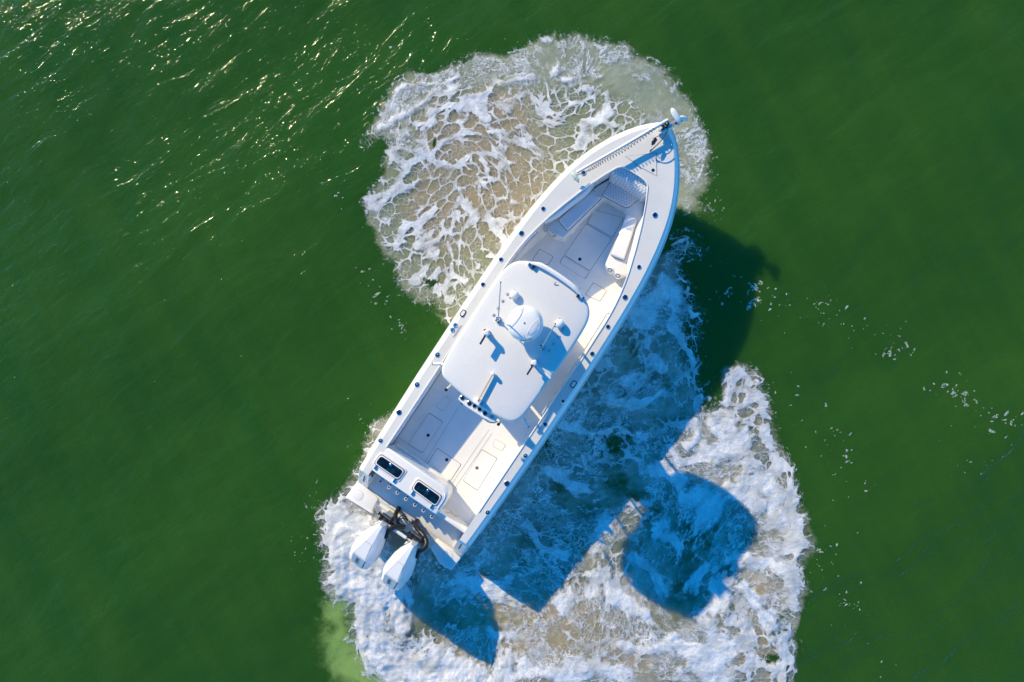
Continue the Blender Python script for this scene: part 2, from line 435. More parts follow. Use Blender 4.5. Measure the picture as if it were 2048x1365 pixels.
def grid_mesh(name, X, Y, Z, keep=None):
    ny, nx = X.shape
    idx = np.arange(nx * ny).reshape(ny, nx)
    q = np.stack([idx[:-1, :-1], idx[:-1, 1:], idx[1:, 1:], idx[1:, :-1]], -1).reshape(-1, 4)
    if keep is not None:
        kq = keep.reshape(-1)[q].any(1)
        q = q[kq]
        used = np.unique(q)
        remap = np.full(nx * ny, -1); remap[used] = np.arange(len(used))
        q = remap[q]
    else:
        used = np.arange(nx * ny)
    co = np.stack([X, Y, Z], -1).reshape(-1, 3)[used]
    me = bpy.data.meshes.new(name)
    me.vertices.add(len(co)); me.vertices.foreach_set('co', co.ravel().astype(np.float32))
    me.loops.add(q.size); me.loops.foreach_set('vertex_index', q.ravel().astype(np.int32))
    me.polygons.add(len(q))
    me.polygons.foreach_set('loop_start', np.arange(0, q.size, 4).astype(np.int32))
    me.polygons.foreach_set('use_smooth', np.ones(len(q), bool))
    me.update(calc_edges=True)
    me.validate()
    return me, used
def put_attr(me, name, val, typ='FLOAT'):
    a = me.attributes.new(name, typ, 'POINT')
    a.data.foreach_set('value' if typ == 'FLOAT' else 'vector', np.ascontiguousarray(val, dtype=np.float32).ravel())

# ---------------------------------------------------------------- water
k = NT('sea_water')
pos = k.n('ShaderNodeNewGeometry').outputs['Position']
big = k.noise(pos, 0.16, 4, 0.55)
fine = k.noise(pos, 1.3, 5, 0.6)
strk = k.noise(k.mapping(pos, rot=(0, 0, rad(-62)), scale=(4.5, 0.45, 1)), 0.6, 6, 0.62)
deep = k.mix(k.math('ADD', k.math('MULTIPLY', k.lin(big, 0.3, 0.7), 0.5), k.lin(strk, 0.36, 0.66, 0.0, 0.55)), (0.019, 0.083, 0.009), (0.035, 0.102, 0.010))
nE = k.noise(pos, 3.2, 6, 0.62, 0.3)
def edge(att, w=0.35, amp=0.55):
    v = k.math('ADD', k.attr(att), k.math('MULTIPLY', k.math('SUBTRACT', nE, 0.5), amp))
    return k.ss(v, 0.5 - w, 0.5 + w)
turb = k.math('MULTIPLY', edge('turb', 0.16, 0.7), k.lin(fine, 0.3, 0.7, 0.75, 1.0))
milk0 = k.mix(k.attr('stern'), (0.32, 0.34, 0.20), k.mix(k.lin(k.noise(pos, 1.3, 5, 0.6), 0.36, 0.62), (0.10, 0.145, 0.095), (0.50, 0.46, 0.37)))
milk = k.mix(edge('tan', 0.45, 0.8), milk0, (0.46, 0.36, 0.215))
milk = k.mix(k.math('MULTIPLY', edge('cloudy', 0.5, 0.7), 0.7), milk, (0.42, 0.46, 0.34))
mott = k.noise(pos, 5.5, 5, 0.6)
milk = k.mix(k.lin(mott, 0.35, 0.75, 0.0, 0.45), milk, (0.31, 0.27, 0.155))
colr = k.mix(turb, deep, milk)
colr = k.mix(k.math('MULTIPLY', edge('plume', 0.45, 1.2), 0.9), colr, (0.30, 0.45, 0.11))
dif = k.b
k.set(dif.inputs['Base Color'], colr)
dif.inputs['Roughness'].default_value = 1.0
dif.inputs['Specular IOR Level'].default_value = 0.0
dif.subsurface_method = 'BURLEY'
dif.inputs['Subsurface Weight'].default_value = 1.0
dif.inputs['Subsurface Radius'].default_value = (1.0, 1.0, 1.0)
k.set(dif.inputs['Subsurface Scale'], k.lin(turb, 0.0, 1.0, 0.5, 0.18))
# wind chop: long low ripples plus small cross ripples, in gusty patches
sp_ = k.n('ShaderNodeSeparateXYZ'); k.set(sp_.inputs[0], pos)
breeze = k.lin(k.math('SUBTRACT', k.math('MULTIPLY', sp_.outputs[1], 0.45), sp_.outputs[0]), 3.0, 12.0, 0.82, 1.12)
gust = k.math('MULTIPLY', breeze, k.lin(k.noise(pos, 0.45, 3, 0.55), 0.3, 0.7, 0.6, 1.2))
w1 = k.noise(k.mapping(pos, rot=(0, 0, rad(36)), scale=(1.9, 0.7, 1)), 1.1, 3, 0.55, 0.5)
w2 = k.noise(k.mapping(pos, rot=(0, 0, rad(45)), scale=(1.8, 0.75, 1)), 4.0, 3, 0.55, 0.6)
w3 = k.noise(k.mapping(pos, rot=(0, 0, rad(50)), scale=(1.15, 0.85, 1)), 17, 3, 0.55, 0.3)
hw = k.math('ADD', k.math('ADD', k.math('MULTIPLY', w1, 0.105), k.math('MULTIPLY', k.math('MULTIPLY', w2, gust), 0.036)), k.math('MULTIPLY', k.math('MULTIPLY', w3, gust), 0.0138))
nrm = k.bump(hw, 1.0, 1.0)
k.set(dif.inputs['Normal'], k.bump(hw, 1.0, 0.4))
glo = k.n('ShaderNodeBsdfGlossy'); glo.inputs['Roughness'].default_value = 0.06
k.set(glo.inputs['Normal'], nrm)
fr = k.n('ShaderNodeFresnel'); fr.inputs['IOR'].default_value = 1.333
k.set(fr.inputs['Normal'], nrm)
mx = k.n('ShaderNodeMixShader')
k.set(mx.inputs[0], fr.outputs[0]); k.t.links.new(dif.outputs[0], mx.inputs[1]); k.t.links.new(glo.outputs[0], mx.inputs[2])
k.t.links.new(mx.outputs[0], k.o.inputs['Surface'])
M['water'] = k.m

def axis(lo, hi, step, far):
    core = np.arange(lo, hi + 1e-6, step)
    g = [step]; p = [hi]
    while p[-1] < far:
        g.append(g[-1] * 1.25); p.append(p[-1] + g[-1])
    return np.concatenate([(-np.array(p[1:]) + hi + lo)[::-1], core, np.array(p[1:])])
gx = axis(-14, 14, 0.06, 2500); gy = axis(-11, 10, 0.06, 2500)
X, Y = np.meshgrid(gx, gy)
fade = np.exp(-np.maximum(0, np.hypot(X, Y) - 40) / 60)
Zw = swell(X, Y) * fade
me, used = grid_mesh('water', X, Y, Zw)
F = wake_fields(X, Y)
far = np.hypot(X, Y) > 30
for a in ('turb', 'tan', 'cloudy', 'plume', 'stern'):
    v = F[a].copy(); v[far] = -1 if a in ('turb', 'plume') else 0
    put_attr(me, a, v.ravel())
me.materials.append(M['water'])
water = bpy.data.objects.new('water', me)
col.objects.link(water)
water['kind'] = 'structure'
water['label'] = 'green rippled sea water with sparkling sun glints'

# ---------------------------------------------------------------- foam
k = NT('sea_foam')
flow = k.attr('flow', 'Vector')
lace = k.attr('lace'); solid = k.attr('solid'); wisp = k.attr('wisp')
nA = k.noise(flow, 1.2, 3, 0.55, out=1)
co1 = k.vmath('ADD', flow, k.vmath('SCALE', k.vmath('SUBTRACT', nA, (0.5, 0.5, 0.5)), s=0.26))
nB = k.noise(co1, 7.5, 4, 0.62, out=1)
co2 = k.vmath('ADD', co1, k.vmath('SCALE', k.vmath('SUBTRACT', nB, (0.5, 0.5, 0.5)), s=0.10))
thick = k.noise(flow, 1.7, 4, 0.6)
grain = k.noise(flow, 26, 4, 0.7)
fr_ = k.math('SUBTRACT', grain, 0.5)
dn = k.math('ADD', k.math('ADD', k.math('MULTIPLY', lace, 0.12), k.math('MULTIPLY', solid, 0.78)), k.math('MULTIPLY', k.math('SUBTRACT', k.noise(co1, 1.6, 6, 0.60), 0.52), 0.75))
def cells(scale, fill, knee):
    e = k.vor(co2, scale); f1 = k.vor(co2, scale, 'F1')
    return k.math('SUBTRACT', e, k.math('MULTIPLY', k.math('MAXIMUM', k.math('SUBTRACT', f1, knee), 0.0), fill))
selm = k.ss(k.noise(flow, 0.9, 3, 0.55), 0.42, 0.56)
ga = cells(1.25, 0.42, 0.42); gb = cells(2.6, 0.45, 0.42)
g1 = k.math('ADD', k.math('MULTIPLY', ga, k.math('SUBTRACT', 1.0, selm)), k.math('MULTIPLY', gb, selm))
g2 = cells(4.6, 0.5, 0.40); e3 = k.vor(co2, 13.0)
gr = k.math('MULTIPLY', fr_, 0.11)
w1 = k.math('ADD', k.math('MULTIPLY', k.math('POWER', k.math('MAXIMUM', dn, 0.0), 2.0), 0.62), -0.012)
main = k.ss(k.math('ADD', g1, gr), k.math('ADD', w1, 0.028), k.math('SUBTRACT', w1, 0.012))
main = k.math('MULTIPLY', main, k.math('MAXIMUM', k.ss(w1, 0.05, 0.16), k.ss(k.noise(flow, 2.0, 4, 0.62), 0.36, 0.56)))
d2 = k.math('ADD', dn, k.math('MULTIPLY', k.math('SUBTRACT', k.noise(flow, 1.3, 3, 0.6), 0.5), 0.8))
w2 = k.math('SUBTRACT', k.math('MULTIPLY', k.math('POWER', k.math('MAXIMUM', k.math('SUBTRACT', d2, 0.22), 0.0), 1.7), 0.5), 0.045)
second = k.math('MULTIPLY', k.ss(k.math('ADD', g2, gr), k.math('ADD', w2, 0.045), k.math('SUBTRACT', w2, 0.02)), 0.92)
l2 = k.math('MULTIPLY', k.ss(k.vor(co2, 4.6), k.lin(thick, 0.35, 0.65, 0.012, 0.06), 0.004), k.math('MULTIPLY', k.ss(k.noise(flow, 1.3, 4, 0.6), 0.42, 0.58), 0.7))
l3 = k.math('MULTIPLY', k.ss(e3, 0.11, 0.01), k.math('MULTIPLY', k.ss(k.noise(flow, 2.6, 3, 0.6, 0.5), 0.36, 0.54), 0.7))
dots = k.math('MULTIPLY', k.ss(k.noise(flow, 38, 2, 0.5), 0.62, 0.70), k.math('MULTIPLY', k.ss(k.noise(flow, 3.1, 4, 0.6), 0.5, 0.65), 0.8))
web = k.math('MAXIMUM', dots, k.math('MAXIMUM', l2, l3))
web = k.math('MULTIPLY', web, k.lin(grain, 0.32, 0.55, 0.45, 1.0))
calm = k.math('SUBTRACT', 1.0, k.math('MULTIPLY', k.attr('cloudy'), 0.9))
frag = k.math('SUBTRACT', k.noise(flow, 9.0, 6, 0.68), 0.5)
present = k.ss(k.math('ADD', k.math('MULTIPLY', lace, calm), k.math('MULTIPLY', frag, 1.5)), 0.22, 0.52)
web = k.math('MULTIPLY', web, present)
soft = k.lin(k.noise(flow, 2.8, 5, 0.65), 0.32, 0.58, 0.55, 1.0)
second = k.math('MULTIPLY', second, soft); 
wisp0 = wisp
wisp = k.math('MULTIPLY', wisp, k.ss(k.noise(flow, 0.75, 3, 0.55), 0.60, 0.46, 0.25, 1.0))
cellw = k.math('SUBTRACT', 1.0, k.math('MULTIPLY', wisp, k.math('SUBTRACT', 0.78, k.math('MULTIPLY', solid, 0.35))))
clot = k.math('MULTIPLY', k.math('MAXIMUM', k.math('MULTIPLY', main, k.lin(soft, 0.55, 1.0, 0.8, 1.0)), second), k.math('MULTIPLY', present, k.lin(grain, 0.25, 0.5, 0.85, 1.0)))
clot = k.math('MULTIPLY', clot, cellw)
# torn streaks
nC = k.noise(flow, 1.8, 4, 0.6, out=1)
cot = k.vmath('ADD', flow, k.vmath('SCALE', k.vmath('SUBTRACT', nC, (0.5, 0.5, 0.5)), s=0.9))
def vein(sc, wid, seed):
    n_ = k.noise(k.vmath('ADD', cot, seed), sc, 5, 0.6, 0.5)
    return k.ss(k.math('ABSOLUTE', k.math('SUBTRACT', n_, 0.5)), wid, 0.0)
v1 = k.math('MULTIPLY', vein(1.7, 0.05, (3, 1, 0)), k.ss(k.noise(flow, 1.6, 4, 0.6), 0.34, 0.52))
v2 = k.math('MULTIPLY', vein(3.8, 0.06, (7, 4, 0)), k.math('MULTIPLY', k.ss(k.noise(flow, 2.4, 4, 0.6), 0.36, 0.54), 0.9))
v3 = k.math('MULTIPLY', vein(9.0, 0.07, (1, 9, 0)), k.math('MULTIPLY', k.ss(k.noise(flow, 3.2, 4, 0.6), 0.44, 0.62), 0.55))
veins = k.math('MAXIMUM', v1, k.math('MAXIMUM', v2, v3))
tn = k.math('ADD', k.noise(cot, 1.9, 9, 0.62, 0.3), k.math('MULTIPLY', k.math('SUBTRACT', k.noise(cot, 9, 5, 0.65), 0.5), 0.2))
froth = k.ss(k.math('ADD', tn, k.math('MULTIPLY', k.math('SUBTRACT', solid, 0.25), 0.36)), 0.45, 0.64)
froth = k.math('MULTIPLY', froth, k.lin(grain, 0.3, 0.55, 0.72, 1.0))
fil = k.math('MULTIPLY', k.math('MAXIMUM', g2, 0.0), 1.0)
ws = k.math('MULTIPLY', k.math('MULTIPLY', k.lin(wisp, 0.0, 0.6, 0.0, 1.0), k.math('MAXIMUM', k.math('MULTIPLY', veins, k.lin(grain, 0.3, 0.55, 0.65, 1.0)), froth)), k.ss(k.math('ADD', wisp, k.math('MULTIPLY', frag, 1.2)), 0.15, 0.5))
al = k.math('MAXIMUM', k.math('MAXIMUM', web, clot), ws, clamp=True)
k.set(k.b.inputs['Base Color'], k.mix(al, (0.74, 0.73, 0.69), k.mix(k.ss(k.noise(co1, 4.0, 8, 0.66, 0.6), 0.38, 0.60), (0.63, 0.645, 0.645), (0.87, 0.87, 0.865))))
k.b.inputs['Roughness'].default_value = 0.75
k.b.inputs['Specular IOR Level'].default_value = 0.2
k.set(k.b.inputs['Alpha'], al)
hb = k.math('ADD', k.math('MULTIPLY', al, 0.008), k.math('MULTIPLY', k.noise(co1, 14, 5, 0.65), 0.016))
k.set(k.b.inputs['Normal'], k.bump(hb, 1.0, 0.8))
M['foam'] = k.m

def foam_patch(name, label, x0, x1, y0, y1, poly, step=0.03):
    gx = np.arange(x0, x1, step); gy = np.arange(y0, y1, step)
    X, Y = np.meshgrid(gx, gy)
    F = wake_fields(X, Y)
    px = X / K0 + 1024; py = 682.5 - Y / K0
    keep = poly_sd(px, py, poly) > -44
    keep &= (F['inside'] > -10)
    Z = swell(X, Y) + 0.012 + np.maximum(F['hgt'], -0.004)
    me, used = grid_mesh(name, X, Y, Z, keep)
    for a in ('lace', 'solid', 'wisp', 'cloudy'):
        put_attr(me, a, F[a].reshape(-1)[used])
    put_attr(me, 'flow', F['flow'].reshape(-1, 3)[used], 'FLOAT_VECTOR')
    me.materials.append(M['foam'])
    o = bpy.data.objects.new(name, me)
    col.objects.link(o)
    o['kind'] = 'stuff'; o['label'] = label; o['category'] = 'foam'
    return o
def box(poly, m=30):
    a = [P2W(*p) for p in poly]
    xs = [p[0] for p in a]; ys = [p[1] for p in a]
    return min(xs) - m * K0, max(xs) + m * K0, min(ys) - m * K0, max(ys) + m * K0
foam_patch('bow_wash_foam', 'lacy white foam over sandy water beside the bow', *box(BOW_FOAM), BOW_FOAM)
foam_patch('stern_wake_foam', 'churned white foam trailing behind the outboard motors', *box(STERN_FOAM), STERN_FOAM)

# loose flecks of foam on the open water
def flecks(name, label, spots):
    vs_, fs = [], []
    for (px, py, n, sp_x, sp_y, smin, smax) in spots:
        for _ in range(n):
            qx = px + random.gauss(0, sp_x); qy = py + random.gauss(0, sp_y)
            x, y = P2W(qx, qy)
            r = 0.8 * random.uniform(smin, smax) * K0 * (0.35 + 0.65 * random.random() ** 2)
            el = random.uniform(1.0, 2.6); th = rad(random.gauss(35, 35))
            m = random.randint(7, 10); b = len(vs_)
            z = float(swell(np.array([x]), np.array([y]))[0]) + 0.006
            ph = random.random() * 6
            vs_.append((x, y, z + 0.1 * r))
            for i in range(m):
                a = 2 * math.pi * i / m
                rr = r * (1 + 0.5 * math.sin(2 * a + ph) * random.random() + random.uniform(-.45, .35))
                dx, dy = rr * math.cos(a) * el, rr * math.sin(a)
                vs_.append((x + dx * math.cos(th) - dy * math.sin(th), y + dx * math.sin(th) + dy * math.cos(th), z))
            for i in range(m):
                fs.append((b, b + 1 + i, b + 1 + (i + 1) % m))
    me = bpy.data.meshes.new(name); me.from_pydata(vs_, [], fs); me.update()
    me.materials.append(M['fleck'])
    o = bpy.data.objects.new(name, me); col.objects.link(o)
    o['kind'] = 'stuff'; o['label'] = label; o['category'] = 'foam'
k = NT('foam_fleck')
co = k.obco()
k.b.inputs['Base Color'].default_value = (0.60, 0.66, 0.58, 1)
k.b.inputs['Roughness'].default_value = 0.8
k.b.inputs['Specular IOR Level'].default_value = 0.1
k.set(k.b.inputs['Alpha'], k.math('MULTIPLY', k.ss(k.noise(co, 22, 4, 0.65), 0.38, 0.62), 0.75))
M['fleck'] = k.m
def trail(pts, n, sp, smin, smax):
    out = []
    for (x0, y0), (x1, y1) in zip(pts[:-1], pts[1:]):
        L = math.hypot(x1 - x0, y1 - y0); m = max(1, int(1.25 * n * L / 100))
        for i in range(m):
            t = random.random()
            out.append((x0 + (x1 - x0) * t, y0 + (y1 - y0) * t, 1, sp * 1.5, sp * 1.5, smin, smax))
    return out
flecks('foam_flecks', 'loose foam flecks drifting on the green water around the boat',
       trail([(1430, 580), (1500, 600), (1560, 610)], 14, 9, 2, 5) + [(1508, 578, 9, 9, 7, 4, 9), (1508, 604, 9, 10, 4, 4, 9)]
       + trail([(1540, 610), (1640, 615), (1700, 640), (1800, 700)], 18, 14, 1.0, 4) + [(1640, 606, 8, 8, 6, 2, 6), (1800, 695, 12, 18, 8, 2, 7), (1780, 715, 5, 8, 5, 2, 5)]
       + trail([(1860, 750), (1920, 790), (1990, 830), (2048, 850)], 16, 13, 1.5, 5) + [(1915, 792, 10, 14, 7, 2, 7), (2000, 835, 12, 24, 9, 1.5, 5)]
       + trail([(1560, 760), (1600, 830), (1660, 880), (1700, 1010)], 9, 16, 1.2, 4) + trail([(1650, 870), (1690, 900), (1720, 960)], 11, 14, 1.5, 5)
       + trail([(1880, 880), (1930, 960), (2020, 910)], 7, 14, 1, 3) + trail([(1620, 1060), (1660, 1160), (1700, 1230)], 10, 14, 1.2, 4)
       + [(1700, 1205, 14, 12, 10, 1.5, 4.5), (1650, 1110, 12, 14, 14, 1, 3), (1500, 1450, 6, 30, 20, 1, 3)]
       + trail([(722, 530), (735, 570), (770, 610), (800, 650), (830, 690)], 13, 7, 1.5, 4.5) + trail([(620, 345), (660, 370), (680, 425)], 8, 6, 1.2, 3)
       + trail([(700, 70), (760, 130), (860, 110), (900, 95)], 14, 22, .8, 2.4) + trail([(1010, 100), (1040, 75)], 14, 8, 1, 3)
       + trail([(640, 960), (620, 1020), (600, 1090), (625, 1150)], 12, 10, 1, 3) + trail([(690, 900), (730, 860), (750, 820)], 14, 7, .8, 2.6)
       + trail([(1430, 330), (1440, 420), (1400, 470)], 10, 12, 1, 3.2) + trail([(1680, 1240), (1760, 1330), (1840, 1360)], 4, 14, 1, 2.6)
       + [(1380, 500, 18, 22, 16, 2, 6), (1440, 560, 14, 40, 30, 1.5, 4), (1400, 730, 8, 12, 18, 1.5, 4), (300, 640, 14, 260, 120, .6, 1.6)])

# ---------------------------------------------------------------- mesh helpers for the boat
def link(name, me, mat, parent=None, smooth=40, label=None):
    if mat is not None and not me.materials: me.materials.append(mat)
    if smooth:
        me.polygons.foreach_set('use_smooth', np.ones(len(me.polygons), bool))
        me.set_sharp_from_angle(angle=rad(smooth))
    o = bpy.data.objects.new(name, me)
    col.objects.link(o)
    if parent is not None: o.parent = parent
    if label: o['label'] = label
    return o
class MB:
    """collects geometry for one mesh."""
    def __init__(self): self.v = []; self.f = []
    def add(self, v, f):
        b = len(self.v); self.v += [tuple(p) for p in v]; self.f += [tuple(b + i for i in q) for q in f]
    def loft(self, rings, closed=True, cap0=False, cap1=False):
        n = len(rings[0]); v = [p for r in rings for p in r]; f = []
        for i in range(len(rings) - 1):
            for j in range(n if closed else n - 1):
                a = i * n + j; b = i * n + (j + 1) % n
                f.append((a, b, b + n, a + n))
        if cap0: f.append(tuple(range(n - 1, -1, -1)))
        if cap1: f.append(tuple((len(rings) - 1) * n + j for j in range(n)))
        self.add(v, f)
    def prism(self, pts, z0, z1, r=0.0, seg=2):
        """plan polygon (x, y[, z offset]) extruded, top edge rounded by r."""
        P = [Vector((p[0], p[1], 0)) for p in pts]
        area = sum(P[i].x * P[(i + 1) % len(P)].y - P[(i + 1) % len(P)].x * P[i].y for i in range(len(P)))
        if area < 0: P.reverse(); pts = list(reversed(pts))
        zz = [p[2] if len(p) > 2 else 0.0 for p in pts]
        def inset(d):
            out = []
            n = len(P)
            for i in range(n):
                a, b, c = P[i - 1], P[i], P[(i + 1) % n]
                e0 = (b - a).normalized(); e1 = (c - b).normalized()
                n0 = Vector((-e0.y, e0.x, 0)); n1 = Vector((-e1.y, e1.x, 0))
                m = n0 + n1
                m = m / max(0.4, m.length_squared) * 2 if m.length > 1e-6 else n0
                out.append(b + m * d)
            return out
        rings = [[(p.x, p.y, z0 + zz[i]) for i, p in enumerate(P)]]
        if r > 0:
            for s in range(seg + 1):
                t = s / seg * math.pi / 2
                rings.append([(p.x, p.y, z1 - r + r * math.sin(t) + zz[i]) for i, p in enumerate(inset(r * (1 - math.cos(t))))])
        else:
            rings.append([(p.x, p.y, z1 + zz[i]) for i, p in enumerate(P)])
        self.loft(rings, True, True, True)
    def box(self, x0, x1, y0, y1, z0, z1, r=0.0):
        self.prism([(x0, y0), (x1, y0), (x1, y1), (x0, y1)], z0, z1, r)
    def tube(self, pts, r, n=8, cap=True):
        pts = [Vector(p) for p in pts]
        rings = []
        prev = None
        for i, p in enumerate(pts):
            t = (pts[min(i + 1, len(pts) - 1)] - pts[max(i - 1, 0)])
            t.normalize()
            up = Vector((0, 0, 1)) if abs(t.z) < 0.95 else Vector((1, 0, 0))
            if prev is not None:
                s = prev - t * prev.dot(t)
                s = s.normalized() if s.length > 1e-5 else t.cross(up).normalized()
            else:
                s = t.cross(up).normalized()
            prev = s
            q = t.cross(s)
            rr = r[i] if isinstance(r, (list, tuple)) else r
            rings.append([p + s * rr * math.cos(2 * math.pi * j / n) + q * rr * math.sin(2 * math.pi * j / n) for j in range(n)])
        self.loft(rings, True, cap, cap)
    def lathe(self, prof, c, n=20, axis_=(0, 0, 1), cap0=True, cap1=True):
        a = Vector(axis_).normalized()
        s = a.orthogonal().normalized(); q = a.cross(s)
        c = Vector(c)
        self.loft([[c + a * z + s * r * math.cos(2 * math.pi * j / n) + q * r * math.sin(2 * math.pi * j / n) for j in range(n)] for r, z in prof], True, cap0, cap1)
    def mesh(self, name):
        me = bpy.data.meshes.new(name); me.from_pydata(self.v, [], self.f); me.update()
        bm = bmesh.new(); bm.from_mesh(me)
        bmesh.ops.recalc_face_normals(bm, faces=bm.faces)
        bm.to_mesh(me); bm.free()
        return me
    def build(self, name, mat, parent=None, smooth=40, label=None):
        return link(name, self.mesh(name), mat, parent, smooth, label)
def spline(pts, n):
    """Catmull-Rom through pts, n points per span."""
    P = [Vector(p) for p in pts]; out = []
    for i in range(len(P) - 1):
        a, b, c, d = P[max(i - 1, 0)], P[i], P[i + 1], P[min(i + 2, len(P) - 1)]
        for j in range(n):
            t = j / n
            out.append(0.5 * ((2 * b) + (c - a) * t + (2 * a - 5 * b + 4 * c - d) * t * t + (3 * b - a - 3 * c + d) * t ** 3))
    out.append(P[-1]); return out
def rpoly(pts, r, n=4):
    """polygon with rounded corners (2-D)."""
    out = []; m = len(pts)
    for i in range(m):
        a, b, c = Vector(pts[i - 1][:2]), Vector(pts[i][:2]), Vector(pts[(i + 1) % m][:2])
        d0 = (a - b); d1 = (c - b)
        rr = min(r, d0.length * .45, d1.length * .45)
        p0 = b + d0.normalized() * rr; p1 = b + d1.normalized() * rr
        for j in range(n + 1):
            t = j / n
            out.append(tuple(p0 * (1 - t) ** 2 + b * 2 * t * (1 - t) + p1 * t * t))
    return out
def interp(tab, u):
    return float(np.interp(u, [t[0] for t in tab], [t[1] for t in tab]))
def smooth_tab(tab, n=160):
    us = np.linspace(tab[0][0], tab[-1][0], n); vs_ = np.interp(us, [t[0] for t in tab], [t[1] for t in tab])
    kern = np.hanning(9); kern /= kern.sum()
    pad = np.concatenate([2 * vs_[0] - vs_[4:0:-1], vs_, 2 * vs_[-1] - vs_[-2:-6:-1]])
    return list(zip(us, np.convolve(pad, kern, 'valid')))

boat = bpy.data.objects.new('motor_boat', None)
col.objects.link(boat)
boat.matrix_world = BOAT_M
boat['label'] = 'white centre console motor boat with hardtop and twin outboards circling in foam'
boat['category'] = 'boat'
def part(name, loc=(0, 0, 0), parent=boat, label=None):
    return None

# ---------------------------------------------------------------- hull lines
BEAM = smooth_tab([(0.0, 1.28), (0.5, 1.31), (0.9, 1.33), (1.9, 1.36), (2.8, 1.38), (4.5, 1.385), (5.5, 1.37), (6.2, 1.345), (6.8, 1.30), (7.4, 1.215), (7.9, 1.10), (8.27, 0.965)]) \
    + [(8.5, 0.855), (8.7, 0.745), (8.9, 0.615), (9.05, 0.50), (9.2, 0.365), (9.32, 0.235), (9.4, 0.125), (9.44, 0.02)]
INNER = [(0.72, 1.08), (3.0, 1.085), (5.0, 1.095), (5.8, 1.08), (6.2, 1.04), (6.65, 0.95), (7.14, 0.80), (7.66, 0.615), (8.06, 0.435), (8.25, 0.335)]
def beam(u): return interp(BEAM, u)
def inner(u): return interp(INNER, u)
def zg(u):
    t = max(0.0, min(1.0, (u - 1.5) / 8.0)); return 0.93 + 0.52 * t ** 1.5
SOLE = 0.26

# hull shell
us = [0.32, 0.52] + list(np.linspace(0.75, 8.2, 29)) + [8.35, 8.5, 8.65, 8.8, 8.95, 9.08, 9.2, 9.3, 9.38, 9.44]
KEEL = [(0.4, -0.42), (5.0, -0.45), (7.0, -0.36), (8.2, -0.05), (8.8, 0.4), (9.2, 0.85), (9.44, 1.25)]
rings = []
for u in us:
    b = beam(u); zt = zg(u) - 0.10 if u > 0.75 else float(np.interp(u, [0.3, 0.75], [0.17, zg(.75) - .10]))
    zk = interp(KEEL, u)
    fl = float(np.interp(u, [0, 5, 7.5, 9.44], [0.90, 0.88, 0.55, 0.25]))
    zc = max(zk + 0.04, float(np.interp(u, [0, 5, 8, 9.44], [0.02, 0.05, 0.35, 1.28])))
    half = [(b * fl, zc), (b * (fl * .55 + .45) * .985, zc * .55 + zt * .45), (b * .985, zc * .15 + zt * .85), (b, zt)]
    rings.append([(u, y, z) for y, z in reversed(half)] + [(u, 0, zk)] + [(u, -y, z) for y, z in half])
m = MB(); m.loft(rings, False, False, False)
n = len(rings[0]); m.f.append(tuple(range(n)))
hull = m.build('hull', M['gel'], boat, 35)
# rub rail along both sides and round the bow
pl = []
for u in us[3:]: pl.append((u, beam(u) + 0.004, zg(u) - 0.105))
pr = [(u, -y, z) for (u, y, z) in reversed(pl)]
m = MB(); m.tube(pl + [(9.455, 0, zg(9.44) - 0.105)] + pr, 0.017, 6)
m.build('rub_rail', M['gel'], boat)

# deck cap: shoulder, covering boards and foredeck
ou = list(np.linspace(0.72, 8.2, 36)) + [8.35, 8.5, 8.65, 8.8, 8.95, 9.08, 9.2, 9.3, 9.38]
def deckedge(u): return max(0.0, beam(u) - 0.095) if u < 8.3 else max(0.02, beam(u) - 0.095 - 0.03 * (u - 8.3))
outer_side = [(u, beam(u), zg(u) - 0.10) for u in ou] + [(9.45, 0.0, zg(9.44) - .10)]
shoulder = [(u, beam(u) - 0.028, zg(u) - 0.045) for u in ou] + [(9.42, 0.0, zg(9.44) - .045)]
edge_ = [(u - (0.05 if u > 9.2 else 0), deckedge(u), zg(u)) for u in ou] + [(9.33, 0.0, zg(9.4))]
inn = []
front = [(8.25, .335), (8.29, .30), (8.32, .25), (8.335, .18), (8.34, .12), (8.34, .06), (8.34, 0.0)]
for i, u in enumerate(ou + [9.4]):
    if i < 36: 
        uu = 0.72 + (8.25 - 0.72) * i / 35.0
        inn.append((uu, inner(uu)))
    else:
        j = (i - 35) / 10 * (len(front) - 1)
        j0 = int(min(j, len(front) - 2)); t = j - j0
        inn.append((front[j0][0] * (1 - t) + front[j0 + 1][0] * t, front[j0][1] * (1 - t) + front[j0 + 1][1] * t))
inn3 = [(u, y, zg(u) + 0.004) for u, y in inn]
def lerp3(a, b, t): return tuple(a[i] * (1 - t) + b[i] * t for i in range(3))
mid1 = []; mid2 = []
for a, b in zip(edge_, inn3):
    for t, L in ((1 / 3, mid1), (2 / 3, mid2)):
        p = lerp3(a, b, t); L.append((p[0], p[1], zg(p[0]) + 0.004 * t))
lipb = [(u - (0.0 if u < 8.2 else -.0), y, z - 0.05) for u, y, z in inn3]
lip2 = [(u + (0.05 if u > 8.3 else 0), y + (0.045 if y > .01 else 0), z - 0.055) for u, y, z in inn3]
wallb = [(u + (0.05 if u > 8.3 else 0), y + (0.04 if y > .01 else 0), SOLE) for u, y, z in inn3]
m = MB()
for s in (1, -1):
    rows = [[(p[0], p[1] * s, p[2]) for p in L] for L in (outer_side, shoulder, edge_)]
    m.loft(rows, False)
m.build('gunwale', M['gel'], boat, 50)
m = MB()
for s in (1, -1):
    rows = [[(p[0], p[1] * s, p[2]) for p in L] for L in (edge_, mid1, mid2, inn3)]
    m.loft(rows, False)
deck = m.build('deck', M['deck'], boat, 40)
m = MB()
for s in (1, -1):
    rows = [[(p[0], p[1] * s, p[2] - .001) for p in L] for L in (inn3, lipb, lip2, wallb)]
    m.loft(rows, False)
m.build('cockpit_liner', M['gel'], boat, 40)
